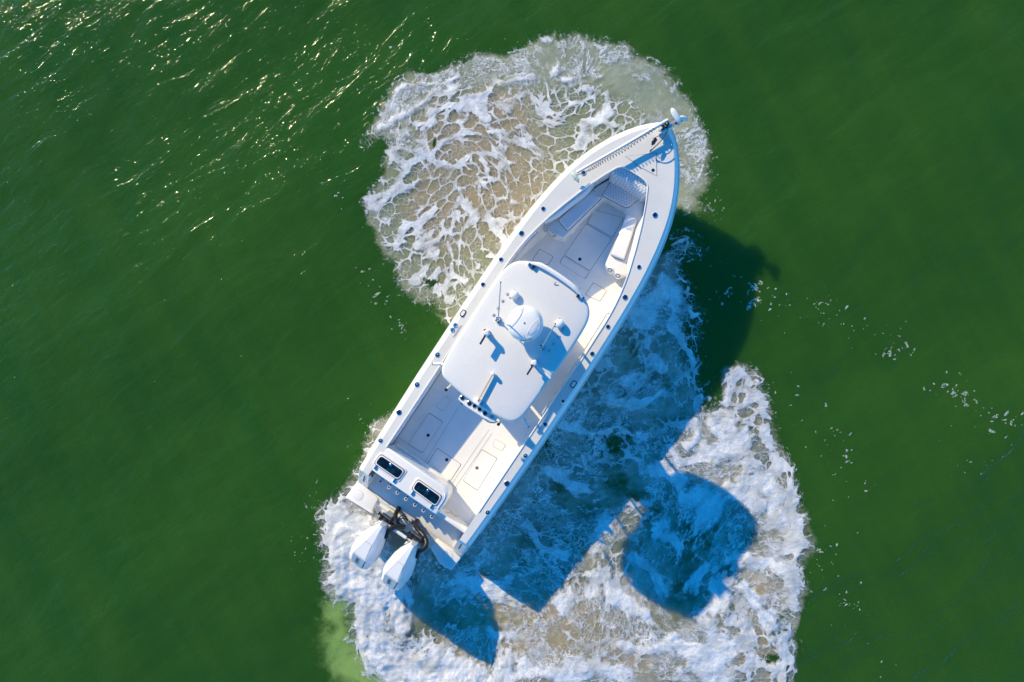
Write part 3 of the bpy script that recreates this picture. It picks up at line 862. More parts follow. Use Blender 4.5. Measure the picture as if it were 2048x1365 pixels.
# raised bead round the cockpit opening
bead = [(u, y + .012, z + .004) for u, y, z in inn3 if u > 1.36]
m = MB(); m.tube(bead + [(u, -y, z) for u, y, z in reversed(bead)], 0.012, 6)
m.build('coaming_bead', M['gel'], boat)

# cockpit sole
sole = [(u, y + .03) for u, y in inn if u < 8.3]
m = MB(); m.prism([(0.70, 1.1)] + sole + [(u, -y) for u, y in reversed(sole)] + [(0.70, -1.1)], SOLE - .03, SOLE)
m.build('cockpit_sole', M['sole'], boat, 30)

def disc_part(name, c, r, h, mat, parent, n=20, dome=0.0):
    m = MB(); m.lathe([(r, 0), (r, h * .7), (r * .86, h)] + ([(r * .5, h + dome)] if dome else []), c, n)
    return m.build(name, mat, parent)
def hatch(pix, z=SOLE, latch=None, rr=0.03, name='deck_hatch', mat='sole', gap=0.008, lmat='dark'):
    pts = [LP(x, y, z)[:2] for x, y in pix]
    pts = rpoly(pts, rr)
    c = Vector((sum(p[0] for p in pts) / len(pts), sum(p[1] for p in pts) / len(pts)))
    m = MB(); m.prism(pts, z - .01, z + .003)
    g = m.build('hatch_gasket', M['seam'], None)
    ins = []
    for p in pts:
        d = Vector(p) - c
        ins.append(tuple(c + d * (1 - gap / max(.05, d.length) * 1.25)))
    m = MB(); m.prism(ins, z - .004, z + .0075, .002, 1)
    h = m.build(name, M[mat], boat)
    g.parent = h
    if latch:
        p = LP(*latch, z)
        disc_part('hatch_latch', (p.x, p.y, z + .007), 0.033, 0.008, M[lmat], h)
    return h
# bow cockpit hatches, read off the photograph
hatch([(1189, 420), (1247, 436), (1226, 476), (1173, 446)], latch=None)
hatch([(1172, 447), (1224, 478), (1180, 543), (1128, 511)], latch=(1159.6, 519))
hatch([(1127, 512), (1179, 545), (1170, 559), (1119, 526)])
hatch([(1079, 498), (1107, 514), (1096, 531), (1064, 521)])
hatch([(1187, 565), (1214, 582), (1200, 604), (1170, 590)])
# aft cockpit
hatch([(858, 826), (886, 843.5), (845, 907), (816, 889)], latch=(856.5, 871))
hatch([(874, 896), (923, 929), (894, 974), (846, 942)], latch=(893.5, 920))
hatch([(964, 899), (995, 917), (955, 982), (926, 962)], latch=(954, 936), lmat='bronze')
hatch([(892, 793), (903, 800), (886, 824), (870, 812)], gap=.004)
hatch([(990, 878), (1012, 890), (1004, 903), (985, 893)], gap=.004)
# long sole seams
for a, b in (((917, 815), (850, 925)), ((978, 860), (899, 975)), ((985, 866), (906, 982)), ((792, 873), (816, 888)), ((955, 984), (975, 996)), ((1161, 576), (1130, 620)), ((1109, 538), (1080, 585))):
    p, q = LP(*a, SOLE), LP(*b, SOLE)
    d = (q - p).normalized(); nrm = Vector((-d.y, d.x, 0)) * 0.004
    m = MB(); m.prism([tuple((p + nrm)[:2]), tuple((q + nrm)[:2]), tuple((q - nrm)[:2]), tuple((p - nrm)[:2])], SOLE - .004, SOLE + .0025)
    m.build('sole_seam', M['grey'], boat)

# foredeck anchor hatch, flush in the deck
hz = zg(8.75)
def deckpoly(pix, dz, name, mat, parent):
    pts = []
    for x, y in pix:
        z = 1.3
        for _ in range(4):
            p = LP(x, y, z); z = zg(p.x)
        pts.append((p.x, p.y, z + 0.004))
    return pts
tri_ = deckpoly([(1313, 306), (1314, 353), (1281, 336), (1250, 313)], 0, '', None, None)
tri_ = [Vector(p) for p in tri_]
def plate3(pts, lo, hi, name, mat, parent):
    m = MB(); n = len(pts)
    m.loft([[(p[0], p[1], p[2] + lo) for p in pts], [(p[0], p[1], p[2] + hi) for p in pts]], True, True, True)
    return m.build(name, mat, parent)
cc = sum(tri_, Vector()) / len(tri_)
hh = plate3([cc + (p - cc) * (1 - .010 / (p - cc).length) for p in tri_], -.004, .0065, 'anchor_hatch', M['deck'], boat)
plate3(tri_, -.008, .002, 'hatch_gasket', M['seam'], hh)
def deck_pt(x, y):
    z = 1.2
    for _ in range(5):
        p = LP(x, y, z); z = zg(p.x)
    return Vector((p.x, p.y, z + .003))
p = deck_pt(1306, 341)
disc_part('hatch_latch', p + Vector((0, 0, .004)), .032, .008, M['dark'], hh)

# ---------------------------------------------------------------- gunwale fittings
def rod_holder(x, y, s=1.0, light=False):
    p = deck_pt(x, y)
    m = MB(); m.lathe([(.044 * s, 0), (.046 * s, .006), (.040 * s, .011), (.030 * s, .010), (.028 * s, .003)], p, 20, cap1=False)
    o = m.build('rod_holder', M['steel'], boat)
    m = MB(); m.lathe([(.034 * s, .0045), (.030 * s, .0065)], p, 16)
    m.build('holder_cup', M['dark'], o)
    m = MB(); m.lathe([(.014 * s, .006), (.013 * s, .010)], p + Vector((.006, .006, 0)), 10)
    m.build('holder_insert', M['black' if not light else 'grey'], o)
for (x, y, s, l) in [(1167, 346, 1.15, 0), (1086.5, 418, .95, 0), (1043, 467, 1.15, 0), (1002, 519.5, .95, 0), (966, 569.5, .95, 0), (875, 710, 1.1, 1), (834, 769.5, 1.1, 1),
                     (798, 825, 1.2, 0), (761, 881.5, 1.0, 1), (1310, 430.5, 1.15, 0), (1278, 534.5, .95, 0), (1250, 595, 1.15, 0), (1216, 654, .95, 0), (1184.5, 708, 1.0, 0),
                     (1126, 803, .9, 0), (1090, 849, 1.0, 0), (1050.5, 912, 1.0, 1), (1014, 967.5, 1.25, 0), (975.5, 1025.5, 1.05, 1)]:
    rod_holder(x, y, s, l)
dirv = Vector((1, 0, 0))
for (x, y) in [(926, 627), (1147, 769)]:                     # oval fill plates
    p = deck_pt(x, y)
    def oval(a, b):
        return [(p.x + a * math.cos(t) * (1 if abs(math.cos(t)) < .5 else 1) , p.y + b * math.sin(t)) for t in np.linspace(0, 2 * math.pi, 24, endpoint=False)]
    m = MB(); m.prism(rpoly([(p.x - .075, p.y - .05), (p.x + .075, p.y - .05), (p.x + .075, p.y + .05), (p.x - .075, p.y + .05)], .045, 5), p.z - .004, p.z + .008, .003, 1)
    o = m.build('fill_plate', M['dark'], boat)
    m = MB(); m.prism(rpoly([(p.x - .054, p.y - .03), (p.x + .054, p.y - .03), (p.x + .054, p.y + .03), (p.x - .054, p.y + .03)], .028, 5), p.z + .004, p.z + .013, .003, 1)
    m.build('fill_cap', M['vinyl'], o)
for (x, y) in [(910.5, 651), (905, 660)]:
    p = deck_pt(x, y)
    m = MB(); m.lathe([(.045, 0), (.045, .01), (.036, .012), (.03, .008), (.012, .010)], p, 18)
    m.build('deck_fill_cap', M['steel'], boat)
# recessed side pocket lids by the hardtop, port side
for pix in ([(905, 676), (912, 671), (925, 650), (918, 654)],):
    pts = [deck_pt(*q) for q in pix]
    plate3(pts, -.004, .004, 'side_pocket_lid', M['grey'], boat)

# ---------------------------------------------------------------- coaming bolsters and rails
def bolster(s, u0, u1):
    rr = []
    N = 24
    for i in range(N + 1):
        u = u0 + (u1 - u0) * i / N
        y = inner(u) - .004; z = zg(u) - .15
        k_ = .3 + .7 * min(1, 6 * min(i, N - i) / N)
        rr.append([(u, s * (y + .03 - .055 * k_ * math.cos(a) if True else 0), z + .07 * k_ * math.sin(a)) for a in np.linspace(-math.pi, math.pi, 10, endpoint=False)])
    m = MB(); m.loft(rr, True, True, True)
    m.build('coaming_bolster', M['vinyl'], boat)
bolster(1, 1.42, 3.1); bolster(-1, 1.42, 3.3); bolster(-1, 3.6, 6.1); bolster(1, 3.5, 5.4)
def rail(pts3, r, name='grab_rail', mat='steel', posts=()):
    m = MB(); m.tube(spline(pts3, 5), r, 8)
    o = m.build(name, M[mat], boat)
    for a, b in posts:
        m = MB(); m.tube([a, b], r * .9, 8); m.build('rail_post', M[mat], o)
    return o
for s in (1, -1):
    ua, ub = (5.3, 6.45) if s == 1 else (3.6, 5.9)
    pts = [(ua + (ub - ua) * t, s * (inner(ua + (ub - ua) * t) - .045), zg(ua + (ub - ua) * t) - .06) for t in np.linspace(0, 1, 7)]
    rail(pts, .014, posts=[(pts[i], (pts[i][0], pts[i][1] + s * .07, pts[i][2] - .01)) for i in (0, 3, 6)])

# ---------------------------------------------------------------- bow seating
SEAT = 0.72
front_edge = [(1091, 449), (1095, 459), (1104, 470), (1127, 477), (1137, 468), (1196, 408), (1207, 398), (1216, 397), (1249, 416), (1252, 424), (1250, 436), (1211, 527), (1214, 536), (1237, 554)]
fe = [LP(x, y, SEAT)[:2] for x, y in front_edge]
back = [(u, y + .02) for u, y in inn if u > fe[0][0] and u < 8.3]
ring_ = [tuple(p) for p in fe] + [(u, -y) for u, y in back if u > fe[-1][0]] + [(8.34, -.2), (8.34, .2)] + [(u, y) for u, y in reversed(back)]
m = MB(); m.prism(ring_, SOLE, SEAT, .035, 3)
seat_base = m.build('bow_seat_base', M['gel'], boat, 50)
def cushion(pix, z0, h, mat='vinyl', name='seat_cushion', r=.035):
    pts = rpoly([LP(x, y, z0 + h)[:2] for x, y in pix], .05, 4)
    m = MB(); m.prism(pts, z0, z0 + h, r, 4)
    o = m.build(name, M[mat], boat, 50)
    m2 = MB(); e = [(p[0], p[1], z0 + .008) for p in pts]
    m2.tube(e + [e[0]], .011, 6); m2.build('piping', M['seam'], o)
    return o
cushion([(1179, 379), (1204, 394), (1135, 461), (1116, 440)], SEAT - .01, .09)
cushion([(1253, 427), (1276, 439), (1249, 521), (1221, 510)], SEAT - .01, .09)
# forward quilted pad and quilted backrest across the bow
cushion([(1230, 350), (1282, 378), (1278, 398), (1254, 416), (1204, 390)], SEAT - .01, .07, 'quilt', 'quilted_cushion')
def backrest():
    zt = zg(8.2) - .02
    rings = []
    for y in np.linspace(.47, -.47, 17):
        a = abs(y) / .47
        x0 = 8.375 - .085 * a ** 3; e = 1 - a ** 10
        rings.append([(x0, y, SEAT), (x0 - .27 * e, y, SEAT), (x0 - .265 * e, y, SEAT + .10), (x0 - .225 * e, y, zt - .16), (x0 - .205 * e, y, zt - .12), (x0 - .16 * e, y, zt - .085), (x0, y, zt - .055)])
    m = MB(); m.loft(rings, True, True, True)
    m.build('quilted_backrest', M['quilt'], boat, 60)
backrest()
# side backrest pads under the gunwale
for s in (1, -1):
    rr = []
    for i in range(13):
        u = 6.7 + 1.1 * i / 12
        y = inner(u) + .02; k_ = .2 + .8 * min(1, 5 * min(i, 12 - i) / 12)
        rr.append([(u, s * (y - .07 * k_), SEAT + .10), (u, s * (y - .09 * k_), SEAT + .2), (u, s * (y - .08 * k_), zg(u) - .11), (u, s * (y - .04 * k_), zg(u) - .08), (u, s * y, zg(u) - .08), (u, s * y, SEAT + .1)])
    m = MB(); m.loft(rr, True, True, True); m.build('side_backrest', M['vinyl'], boat, 60)
# speakers on the aft faces of the bow seats
def speaker(c, nrm, r=.07):
    nrm = Vector(nrm).normalized(); c = Vector(c)
    m = MB(); m.lathe([(r, -.02), (r, .012), (r * .92, .018), (r * .8, .010)], c, 20, nrm, cap1=False)
    o = m.build('speaker', M['vinyl'], boat)
    m = MB(); m.lathe([(r * .8, .008), (r * .4, .014)], c, 16, nrm); m.build('speaker_grille', M['grey'], o)
    m = MB(); m.lathe([(r * .3, .012), (r * .2, .02)], c, 12, nrm); m.build('speaker_hub', M['vinyl'], o)
for x, y in ((1093, 457), (1109, 467)):
    p = LP(x, y, .70); speaker((p.x - .02, p.y, .70), (-.75, 0, .65))
for x, y in ((1222, 538), (1238, 549)):
    p = LP(x, y, .70); speaker((p.x - .03, p.y, .70), (-.75, 0, .65))

# ---------------------------------------------------------------- transom, livewell lids, door, platform
TZ = 0.93
tp = [LP(768, 897, TZ), LP(893, 970, TZ)]
ufront = (tp[0].x + tp[1].x) / 2
ta = [LP(737, 943, TZ), LP(880, 1030, TZ)]
uaft = (ta[0].x + ta[1].x) / 2
yst = LP(900, 990, TZ).y
m = MB()
m.prism([(uaft, 1.10), (uaft, yst + .02), (uaft + .05, yst), (ufront - .20, yst), (ufront - .09, yst + .03), (ufront - .02, yst + .10), (ufront, yst + .2), (ufront, 1.10)], SOLE - .02, TZ + .006, .03, 3)
transom = m.build('transom', M['gel'], boat, 50)
m = MB(); m.prism([(ufront - .005, 1.04), (ufront - .005, yst + .22), (ufront + .05, yst + .22), (ufront + .05, 1.04)], SOLE, SOLE + .16, .02, 2)
m.build('toe_rail', M['gel'], boat)
# raised grip bead round the starboard corner of the transom
m = MB(); m.tube(spline([(uaft + .12, yst + .05, TZ + .008), (ufront - .2, yst + .05, TZ + .008), (ufront - .10, yst + .09, TZ + .008), (ufront - .05, yst + .18, TZ + .008)], 5), .014, 8)
m.build('transom_bead', M['gel'], boat)

def lid(pix):
    z = TZ + .006
    q = [LP(x, y, z) for x, y in pix]
    def ring(off):
        c = sum((Vector(p) for p in q), Vector()) / len(q)
        pts = []
        for p in q:
            d = p - c
            pts.append((p.x + off * (1 if d.x > 0 else -1), p.y + off * (1 if d.y > 0 else -1)))
        return rpoly(pts, .06, 4)
    m = MB(); m.prism(ring(.035), z - .004, z + .012, .005, 2)
    base = m.build('livewell_lid', M['gel'], boat)
    m = MB(); m.prism(ring(.006), z + .010, z + .018, .003, 1); m.build('lid_gasket', M['gasket'], base)
    m = MB(); m.prism(ring(-.006), z + .014, z + .030, .006, 2); m.build('lid_frame', M['gel'], base)
    m = MB(); m.prism(ring(-.026), z + .026, z + .033, .002, 1); m.build('lid_window', M['lid'], base)
    c = sum((Vector(p) for p in q), Vector()) / len(q)
    m = MB(); m.lathe([(.028, .03), (.028, .045), (.02, .05)], (c.x + .05, c.y, z), 14); m.build('lid_latch', M['steel'], base)
    x0 = min(p.x for p in q)
    for t in (.12, .88):
        y = min(p.y for p in q) * t + max(p.y for p in q) * (1 - t)
        m = MB(); m.box(x0 - .085, x0 + .012, y - .02, y + .02, z + .002, z + .032, .006); m.build('lid_hinge', M['steel'], base)
lid([(762, 908), (811, 942), (797, 961), (748, 927)])
lid([(836, 958), (885, 993), (872, 1014), (823, 978)])

# embossed lettering strip on the transom's front edge
def text_mesh(body, size, ext):
    cu = bpy.data.curves.new('lettering', 'FONT')
    cu.body = body; cu.size = size; cu.extrude = ext; cu.space_character = 1.12; cu.align_x = 'CENTER'; cu.align_y = 'CENTER'
    o = bpy.data.objects.new('lettering', cu); col.objects.link(o)
    me = bpy.data.meshes.new_from_object(o.evaluated_get(bpy.context.evaluated_depsgraph_get()))
    bpy.data.objects.remove(o); bpy.data.curves.remove(cu)
    return me

# rod holders along the transom's aft edge
for x, y in [(745, 952), (761, 963), (778, 975), (795, 986), (812, 998.5), (830, 1010), (847, 1021.5), (864, 1033.6)]:
    p = LP(x, y, TZ - .26)
    p.x = min(p.x, uaft - .045)
    m = MB(); m.lathe([(.024, -.16), (.026, 0), (.034, .004), (.036, .014), (.024, .018), (.020, .006)], p, 16, (.0, 0, 1), cap1=False)
    o = m.build('rocket_rod_holder', M['alum'], boat)
    m = MB(); m.lathe([(.022, .005), (.02, .009)], p, 12); m.build('holder_cup', M['black'], o)
    m = MB(); m.box(p.x + .02, uaft + .01, p.y - .02, p.y + .02, p.z - .05, p.z + .0, .006); m.build('holder_bracket', M['steel'], o)

# walk-through door, starboard aft
m = MB(); m.box(uaft + .0, uaft + .07, -1.09, yst - .002, SOLE, .82, .02); door = m.build('transom_door', M['gel'], boat)
m = MB(); m.tube([(uaft + .09, yst - .12, .62), (uaft + .12, yst - .2, .55), (uaft + .10, yst - .33, .50)], .008, 6); m.build('door_latch', M['bronze'], door)

# sloping quarters with stern cleats
for s in (1, -1):
    zt = zg(.72)
    A = [(.72, s * beam(.72), zt - .10), (.72, s * (beam(.72) - .028), zt - .045), (.72, s * (beam(.72) - .095), zt), (.72, s * 1.06, zt)]
    B = [(.30, s * 1.30, .17), (.31, s * 1.285, .20), (.33, s * 1.24, .225), (.33, s * 1.06, .225)]
    A2 = [(x + .001, y, .16) for x, y, z in A]; B2 = [(x, y, .08) for x, y, z in B]
    m = MB(); m.loft([A, B, B2], False); m.loft([[A[3], B[3]], [(.72, s * 1.06, .16), (.33, s * 1.06, .14)]], False)
    m.build('stern_quarter', M['gel'], boat, 30)
    c = Vector((.53, s * 1.16, zt * .5 + .225 * .5 + .005))
    m = MB(); m.tube([c + Vector((-.08, 0, -.13)), c + Vector((.08, 0, .16))], .013, 8)
    o = m.build('stern_cleat', M['dark'], boat)
    for dx in (-.03, .035):
        m = MB(); m.tube([c + Vector((dx, 0, dx * 1.1 - .03)), c + Vector((dx, 0, dx * 1.1 + .02))], .018, 8); m.build('cleat_foot', M['steel'], o)

# platform: two wings, the well floor and the motor bracket
PZ = .22
def Lp2(x, y, z): return tuple(LP(x, y, z)[:2])
wingP = [Lp2(716, 961, PZ), Lp2(690, 996, PZ), Lp2(746, 1030, PZ), Lp2(744, 1021, PZ), Lp2(757, 998, PZ)]
wingS = [Lp2(875, 1077, PZ), Lp2(861, 1098, PZ), Lp2(880, 1129, PZ), Lp2(902, 1142, PZ), Lp2(922, 1117, PZ), Lp2(905, 1101, PZ)]
for w_, c_ in ((wingP, (717, 991)), (wingS, (896, 1112))):
    m = MB(); m.prism(rpoly(w_, .03, 3), -.06, PZ, .018, 2)
    o = m.build('swim_platform', M['gel'], boat, 45)
    p = LP(*c_, PZ)
    m = MB(); m.lathe([(.105, -.004), (.105, .0025)], p, 28); h = m.build('platform_hatch', M['grey'], o)
    m = MB(); m.lathe([(.101, -.002), (.101, .003), (.095, .0045)], p, 28); m.build('hatch_plate', M['gel'], o)
m = MB(); m.box(.34, uaft + .02, -1.10, 1.10, -.05, PZ - .012, .01); m.box(.16, .42, -1.09, 1.09, -.06, PZ - .05); m.build('platform_floor', M['deck'], boat)
# stern platform corner pieces beside the cleats
m = MB(); m.prism([(.30, 1.08), (.74, 1.08), (.74, 1.27), (.30, 1.27)], -.06, PZ - .03); m.prism([(.30, -1.08), (.74, -1.08), (.74, -1.27), (.30, -1.27)], -.06, PZ - .03)
m.build('platform_side', M['gel'], boat)
a_, b_ = LP(757, 998, PZ), LP(875, 1077, PZ); c2, d2 = LP(862, 1098, .1), LP(744, 1022, .1)
m = MB()
ns = 8
rows = []
for j in range(5):
    t = j / 4; row = []
    for i in range(ns + 1):
        s_ = i / ns
        top = a_.lerp(b_, s_); bot = d2.lerp(c2, s_)
        q = top.lerp(bot, t); q.z = (PZ - .014) - .15 * math.sin(t * math.pi / 2) * (1 - .3 * abs(2 * s_ - 1))
        row.append(tuple(q))
    rows.append(row)
rows.append([(x - .0, y, -.25) for x, y, z in rows[-1]])
m.loft(rows, False)
m.build('motor_well', M['cream'], boat, 50)
# hull bottom under the platform
m = MB(); m.prism([(.09, 1.2), (.5, 1.2), (.5, -1.2), (.09, -1.2)], -.40, -.07); m.build('hull_extension', M['gel'], boat)

# ---------------------------------------------------------------- hardtop
HT = 2.65
half = [(3.165, 0), (3.18, .25), (3.205, .47), (3.235, .66), (3.28, .75), (3.36, .81), (3.5, .845), (3.8, .865), (4.2, .882), (4.7, .895), (5.1, .89), (5.38, .872), (5.53, .835), (5.65, .76), (5.74, .64), (5.81, .47), (5.86, .25), (5.875, 0)]
out_ = half[1:-1]
half = [(4.52 + (x - 4.52) * .987, y * .987) for x, y in half]; out_ = half[1:-1]
outl = [half[0]] + out_ + [half[-1]] + [(x, -y) for x, y in reversed(out_)]
sm_ = [Vector((*p, 0)) for p in outl]
sm_ = spline(sm_ + [sm_[0]], 3)[:-1]
cx_ = 4.52
def hring(sc, z):
    out = []
    for p in sm_:
        d = Vector((p.x - cx_, p.y))
        L_ = d.length
        kk = (L_ - sc) / L_
        out.append((cx_ + d.x * kk, d.y * kk, z - .05 * (d.y * kk) ** 2))
    return out
m = MB()
rings = [hring(.10, HT - .10), hring(.03, HT - .095), hring(.005, HT - .07), hring(0, HT - .045), hring(.008, HT - .02), hring(.03, HT - .004), hring(.06, HT)]
for f_ in (.85, .6, .3, .05):
    rings.append([(cx_ + (x - cx_) * f_, y * f_, HT + .02 * (1 - f_) - .05 * (y * f_) ** 2) for x, y, z in rings[6]])
m.loft(rings, True, True, True)
hardtop = m.build('hardtop', M['top'], boat, 40)
def HTZ(x, y): return HT + .012 - .05 * y * y
def HP(px, py):
    p = LP(px, py, HT + .01); return Vector((p.x, p.y, HTZ(p.x, p.y)))
# raised brow along the front edge
br = [HP(x, y) for x, y in ((1062, 527), (1080, 531), (1105, 545), (1130, 562), (1150, 578), (1165, 595))]
br = spline(br, 5)
rings = []
for i, p in enumerate(br):
    t = br[min(i + 1, len(br) - 1)] - br[max(i - 1, 0)]; t.z = 0; t.normalize()
    nrm = Vector((t.y, -t.x, 0))
    if nrm.x < 0: nrm = -nrm
    e = .45 + .55 * min(1, 5 * min(i, len(br) - 1 - i) / len(br))
    rings.append([p - nrm * .035 + Vector((0, 0, -.02)), p - nrm * .035 * e + Vector((0, 0, .07 * e)), p + nrm * .005 + Vector((0, 0, .085 * e)), p + nrm * .045 * e + Vector((0, 0, .05 * e)), p + nrm * .05 * e + Vector((0, 0, -.02))])
m = MB(); m.loft(rings, True, True, True)
brow = m.build('light_bar', M['gel'], hardtop, 50)
for x, y in ((1059, 530), (1067, 535), (1156, 592), (1166, 597)):
    p = HP(x, y)
    m = MB(); m.box(p.x - .03, p.x + .03, p.y - .022, p.y + .022, p.z - .005, p.z + .05, .008)
    m.build('bar_bracket', M['steel'] if x in (1059, 1166) else M['dark'], brow)
p = HP(1108, 569)
m = MB(); m.tube([p, p + Vector((.05, -.01, .03))], .008, 6); m.build('bar_clip', M['bronze'], brow)

# radar dome
pb = HP(1053, 651)
m = MB(); m.prism(rpoly([(pb.x - .15, pb.y - .13), (pb.x + .15, pb.y - .13), (pb.x + .15, pb.y + .13), (pb.x - .15, pb.y + .13)], .06), pb.z - .02, pb.z + .23, .01); m.build('radar_pedestal', M['gel'], hardtop)
p = LP(1050, 647, HT + .34); p.z = HT + .20
rd = MB(); rd.lathe([(.22, -.01), (.26, .02), (.298, .05), (.306, .075), (.303, .09), (.276, .145), (.272, .152), (.262, .172), (.23, .195), (.17, .212), (.08, .219), (.01, .221)], p, 48)
radar = rd.build('radar_dome', M['gel'], hardtop, 50)
for s in (1, -1):                                         # leaf-shaped shoulder facets, standing proud
    th0 = math.atan2(.55, -.2) if s == 1 else math.atan2(-.55, .2)
    th0 = (math.pi / 2) * s
    pts = []
    for t in np.linspace(-1, 1, 13):
        a = th0 + t * .95
        pts.append((p.x + .256 * math.cos(a), p.y + .256 * math.sin(a)))
    for t in np.linspace(1, -1, 13)[1:-1]:
        a = th0 + t * .95
        x = .256 * math.sin(.95) * t * (-s); 
        pts.append((p.x + x, p.y + s * (.158 + .0 * (1 - t * t) - .035 * (1 - t * t) * -1 * -1)))
    top = []
    m = MB()
    def zr(x, y):
        r = math.hypot(x - p.x, y - p.y)
        return p.z + float(np.interp(r, [.01, .08, .17, .23, .262, .272], [.221, .219, .212, .195, .172, .152]))
    m.loft([[(x, y, zr(x, y) - .02) for x, y in pts], [(x, y, zr(x, y) + .008) for x, y in pts], [(p.x + (x - p.x) * 1 - 0, y - s * 0, zr(x, y) + .008) for x, y in pts]], True, False, True)
    m.build('dome_facet', M['top'], radar, 30)
m = MB(); m.prism([(p.x - .018, p.y + .012), (p.x + .018, p.y + .006), (p.x - .012, p.y - .022)], p.z + .215, p.z + .226); m.build('dome_logo', M['teal'], radar)
me = text_mesh('GARMIN', .050, .002)
# bend the word round the rim, facing aft
for v in me.vertices:
    a = math.pi + .66 + (v.co.x / .29)
    z = .118 + v.co.y + v.co.z * .4; r = .2905 - v.co.y * .49 + v.co.z
    v.co = Vector((p.x + r * math.cos(a), p.y + r * math.sin(a), p.z + z))
link('dome_lettering', me, M['ink'], radar, 0)

# small white satellite domes
for x, y in ((1029, 591), (1119, 648)):
    q = HP(x, y)
    m = MB(); m.lathe([(.05, 0), (.052, .03), (.075, .035), (.08, .06), (.072, .085), (.045, .105), (.01, .112)], q, 24)
    o = m.build('gps_antenna', M['gel'], hardtop, 50)
    for a in (.6, 2.6, 4.6):
        m = MB(); m.lathe([(.016, 0), (.014, .012)], q + Vector((.085 * math.cos(a), .085 * math.sin(a), -.004)), 8); m.build('base_bolt', M['steel'], o)
for x, y in ((1014.5, 588), (1005, 602), (996, 616.5), (987, 630), (1117, 673), (1107, 688), (1098, 701.5), (1125, 659)):
    q = HP(x, y)
    m = MB(); m.lathe([(.028, -.004), (.028, .004), (.014, .008), (.012, .012)], q, 14); m.build('stud_pad', M['grey'], hardtop)
# whip antennas
def whip(base, tip, h):
    b = HP(*base)
    m = MB(); m.lathe([(.05, 0), (.05, .012), (.035, .02), (.03, .07), (.018, .09)], b, 14)
    o = m.build('whip_antenna', M['steel'], hardtop)
    for a in range(5):
        m = MB(); th = a * 1.257
        m.box(b.x + .04 * math.cos(th) - .015, b.x + .04 * math.cos(th) + .015, b.y + .04 * math.sin(th) - .012, b.y + .04 * math.sin(th) + .012, b.z + .01, b.z + .03 + .02 * (a % 3), .004)
        m.build('antenna_clamp', M['dark'] if a % 2 else M['steel'], o)
    t = LP(*tip, HT + h)
    m = MB(); m.tube([b + Vector((0, 0, .06)), (b + Vector((0, 0, .06))).lerp(t, .5), t], [.011, .009, .006], 8)
    m.build('antenna_rod', M['grey'], o)
    m = MB(); m.lathe([(.008, -.01), (.012, 0), (.006, .012)], t, 8); m.build('antenna_tip', M['dark'], o)
whip((997, 640), (1001.5, 565), 2.3)
whip((1085, 695), (1111, 648), 2.3)
# outrigger bases with crank handles
def outrigger(base, end, knob, swing):
    b = HP(*base)
    m = MB(); m.lathe([(.06, 0), (.06, .012), (.042, .02), (.036, .10), (.045, .11), (.045, .14), (.02, .15)], b, 16)
    o = m.build('outrigger_base', M['steel'], hardtop)
    e = LP(*end, HT + .22)
    hb0 = Vector((b.x, b.y, 0)); hb1 = Vector((e.x, e.y, 0)); hd_ = (hb1 - hb0).normalized(); hn_ = Vector((-hd_.y, hd_.x, 0)) * .014
    m = MB(); m.prism([tuple((hb0 + hn_)[:2]), tuple((hb1 + hn_)[:2]), tuple((hb1 - hn_)[:2]), tuple((hb0 - hn_)[:2])], HT + .165, HT + .235, .004, 1); m.build('outrigger_handle', M['dark'], o)
    m = MB(); m.lathe([(.03, .12), (.05, .17), (.055, .22), (.03, .26)], b, 14); m.build('base_head', M['alum'], o)
    m = MB(); m.tube([(b + Vector((0, 0, .20))), e + Vector((0, 0, -.05)), e + Vector((0, 0, -.10))], [.02, .035, .03], 8) 
    q = LP(*knob, HT + .16)
    m2 = MB(); m2.lathe([(.012, -.03), (.022, -.02), (.024, .01), (.014, .02)], q, 12); m2.build('outrigger_knob', M['red'], o)
    m3 = MB(); m3.tube([b + Vector((0, 0, .12)), q], .010, 6); m3.build('knob_stem', M['steel'], o)
    for a in (0.4, 1.9, 3.5, 5.0):
        m = MB(); th = a
        m.box(b.x + .045 * math.cos(th) - .014, b.x + .045 * math.cos(th) + .014, b.y + .045 * math.sin(th) - .012, b.y + .045 * math.sin(th) + .012, b.z + .02, b.z + .08, .004)
        m.build('base_clamp', M['alum'], o)
    # the pole stub, folded out over the side
    if swing:
        t = LP(*swing, HT + .12)
        m = MB(); m.tube([b + Vector((0, 0, .10)), t], .018, 8); m.build('outrigger_pole', M['alum'], o)
outrigger((976, 668), (960, 689), (970, 661), None)
outrigger((1070, 727), (1054, 750), (1064, 731), (1101, 757))
# anchor light folded along the top
b = HP(956, 803)
m = MB(); m.box(b.x - .06, b.x + .05, b.y - .06, b.y + .06, b.z - .02, b.z + .04, .012); al_ = m.build('anchor_light', M['gel'], hardtop)
t = LP(986, 748, HT + .085)
hd_ = Vector((t.x - b.x, t.y - b.y, 0)).normalized(); hn_ = Vector((-hd_.y, hd_.x, 0)) * .0045
m = MB(); m.prism([tuple((b + hn_)[:2]), tuple((t + hn_)[:2]), tuple((t - hn_)[:2]), tuple((b - hn_)[:2])], HT + .03, HT + .085, .003, 1); m.build('light_mast', M['bronze'], al_)
m = MB(); m.lathe([(.03, -.05), (.035, -.02), (.035, .03), (.02, .045)], t, 14); m.build('light_lamp', M['gel'], al_)
m = MB(); m.box(b.x - .03, b.x + .06, b.y - .1, b.y - .05, b.z - .02, b.z + .10, .01); m.build('light_hinge', M['steel'], al_)
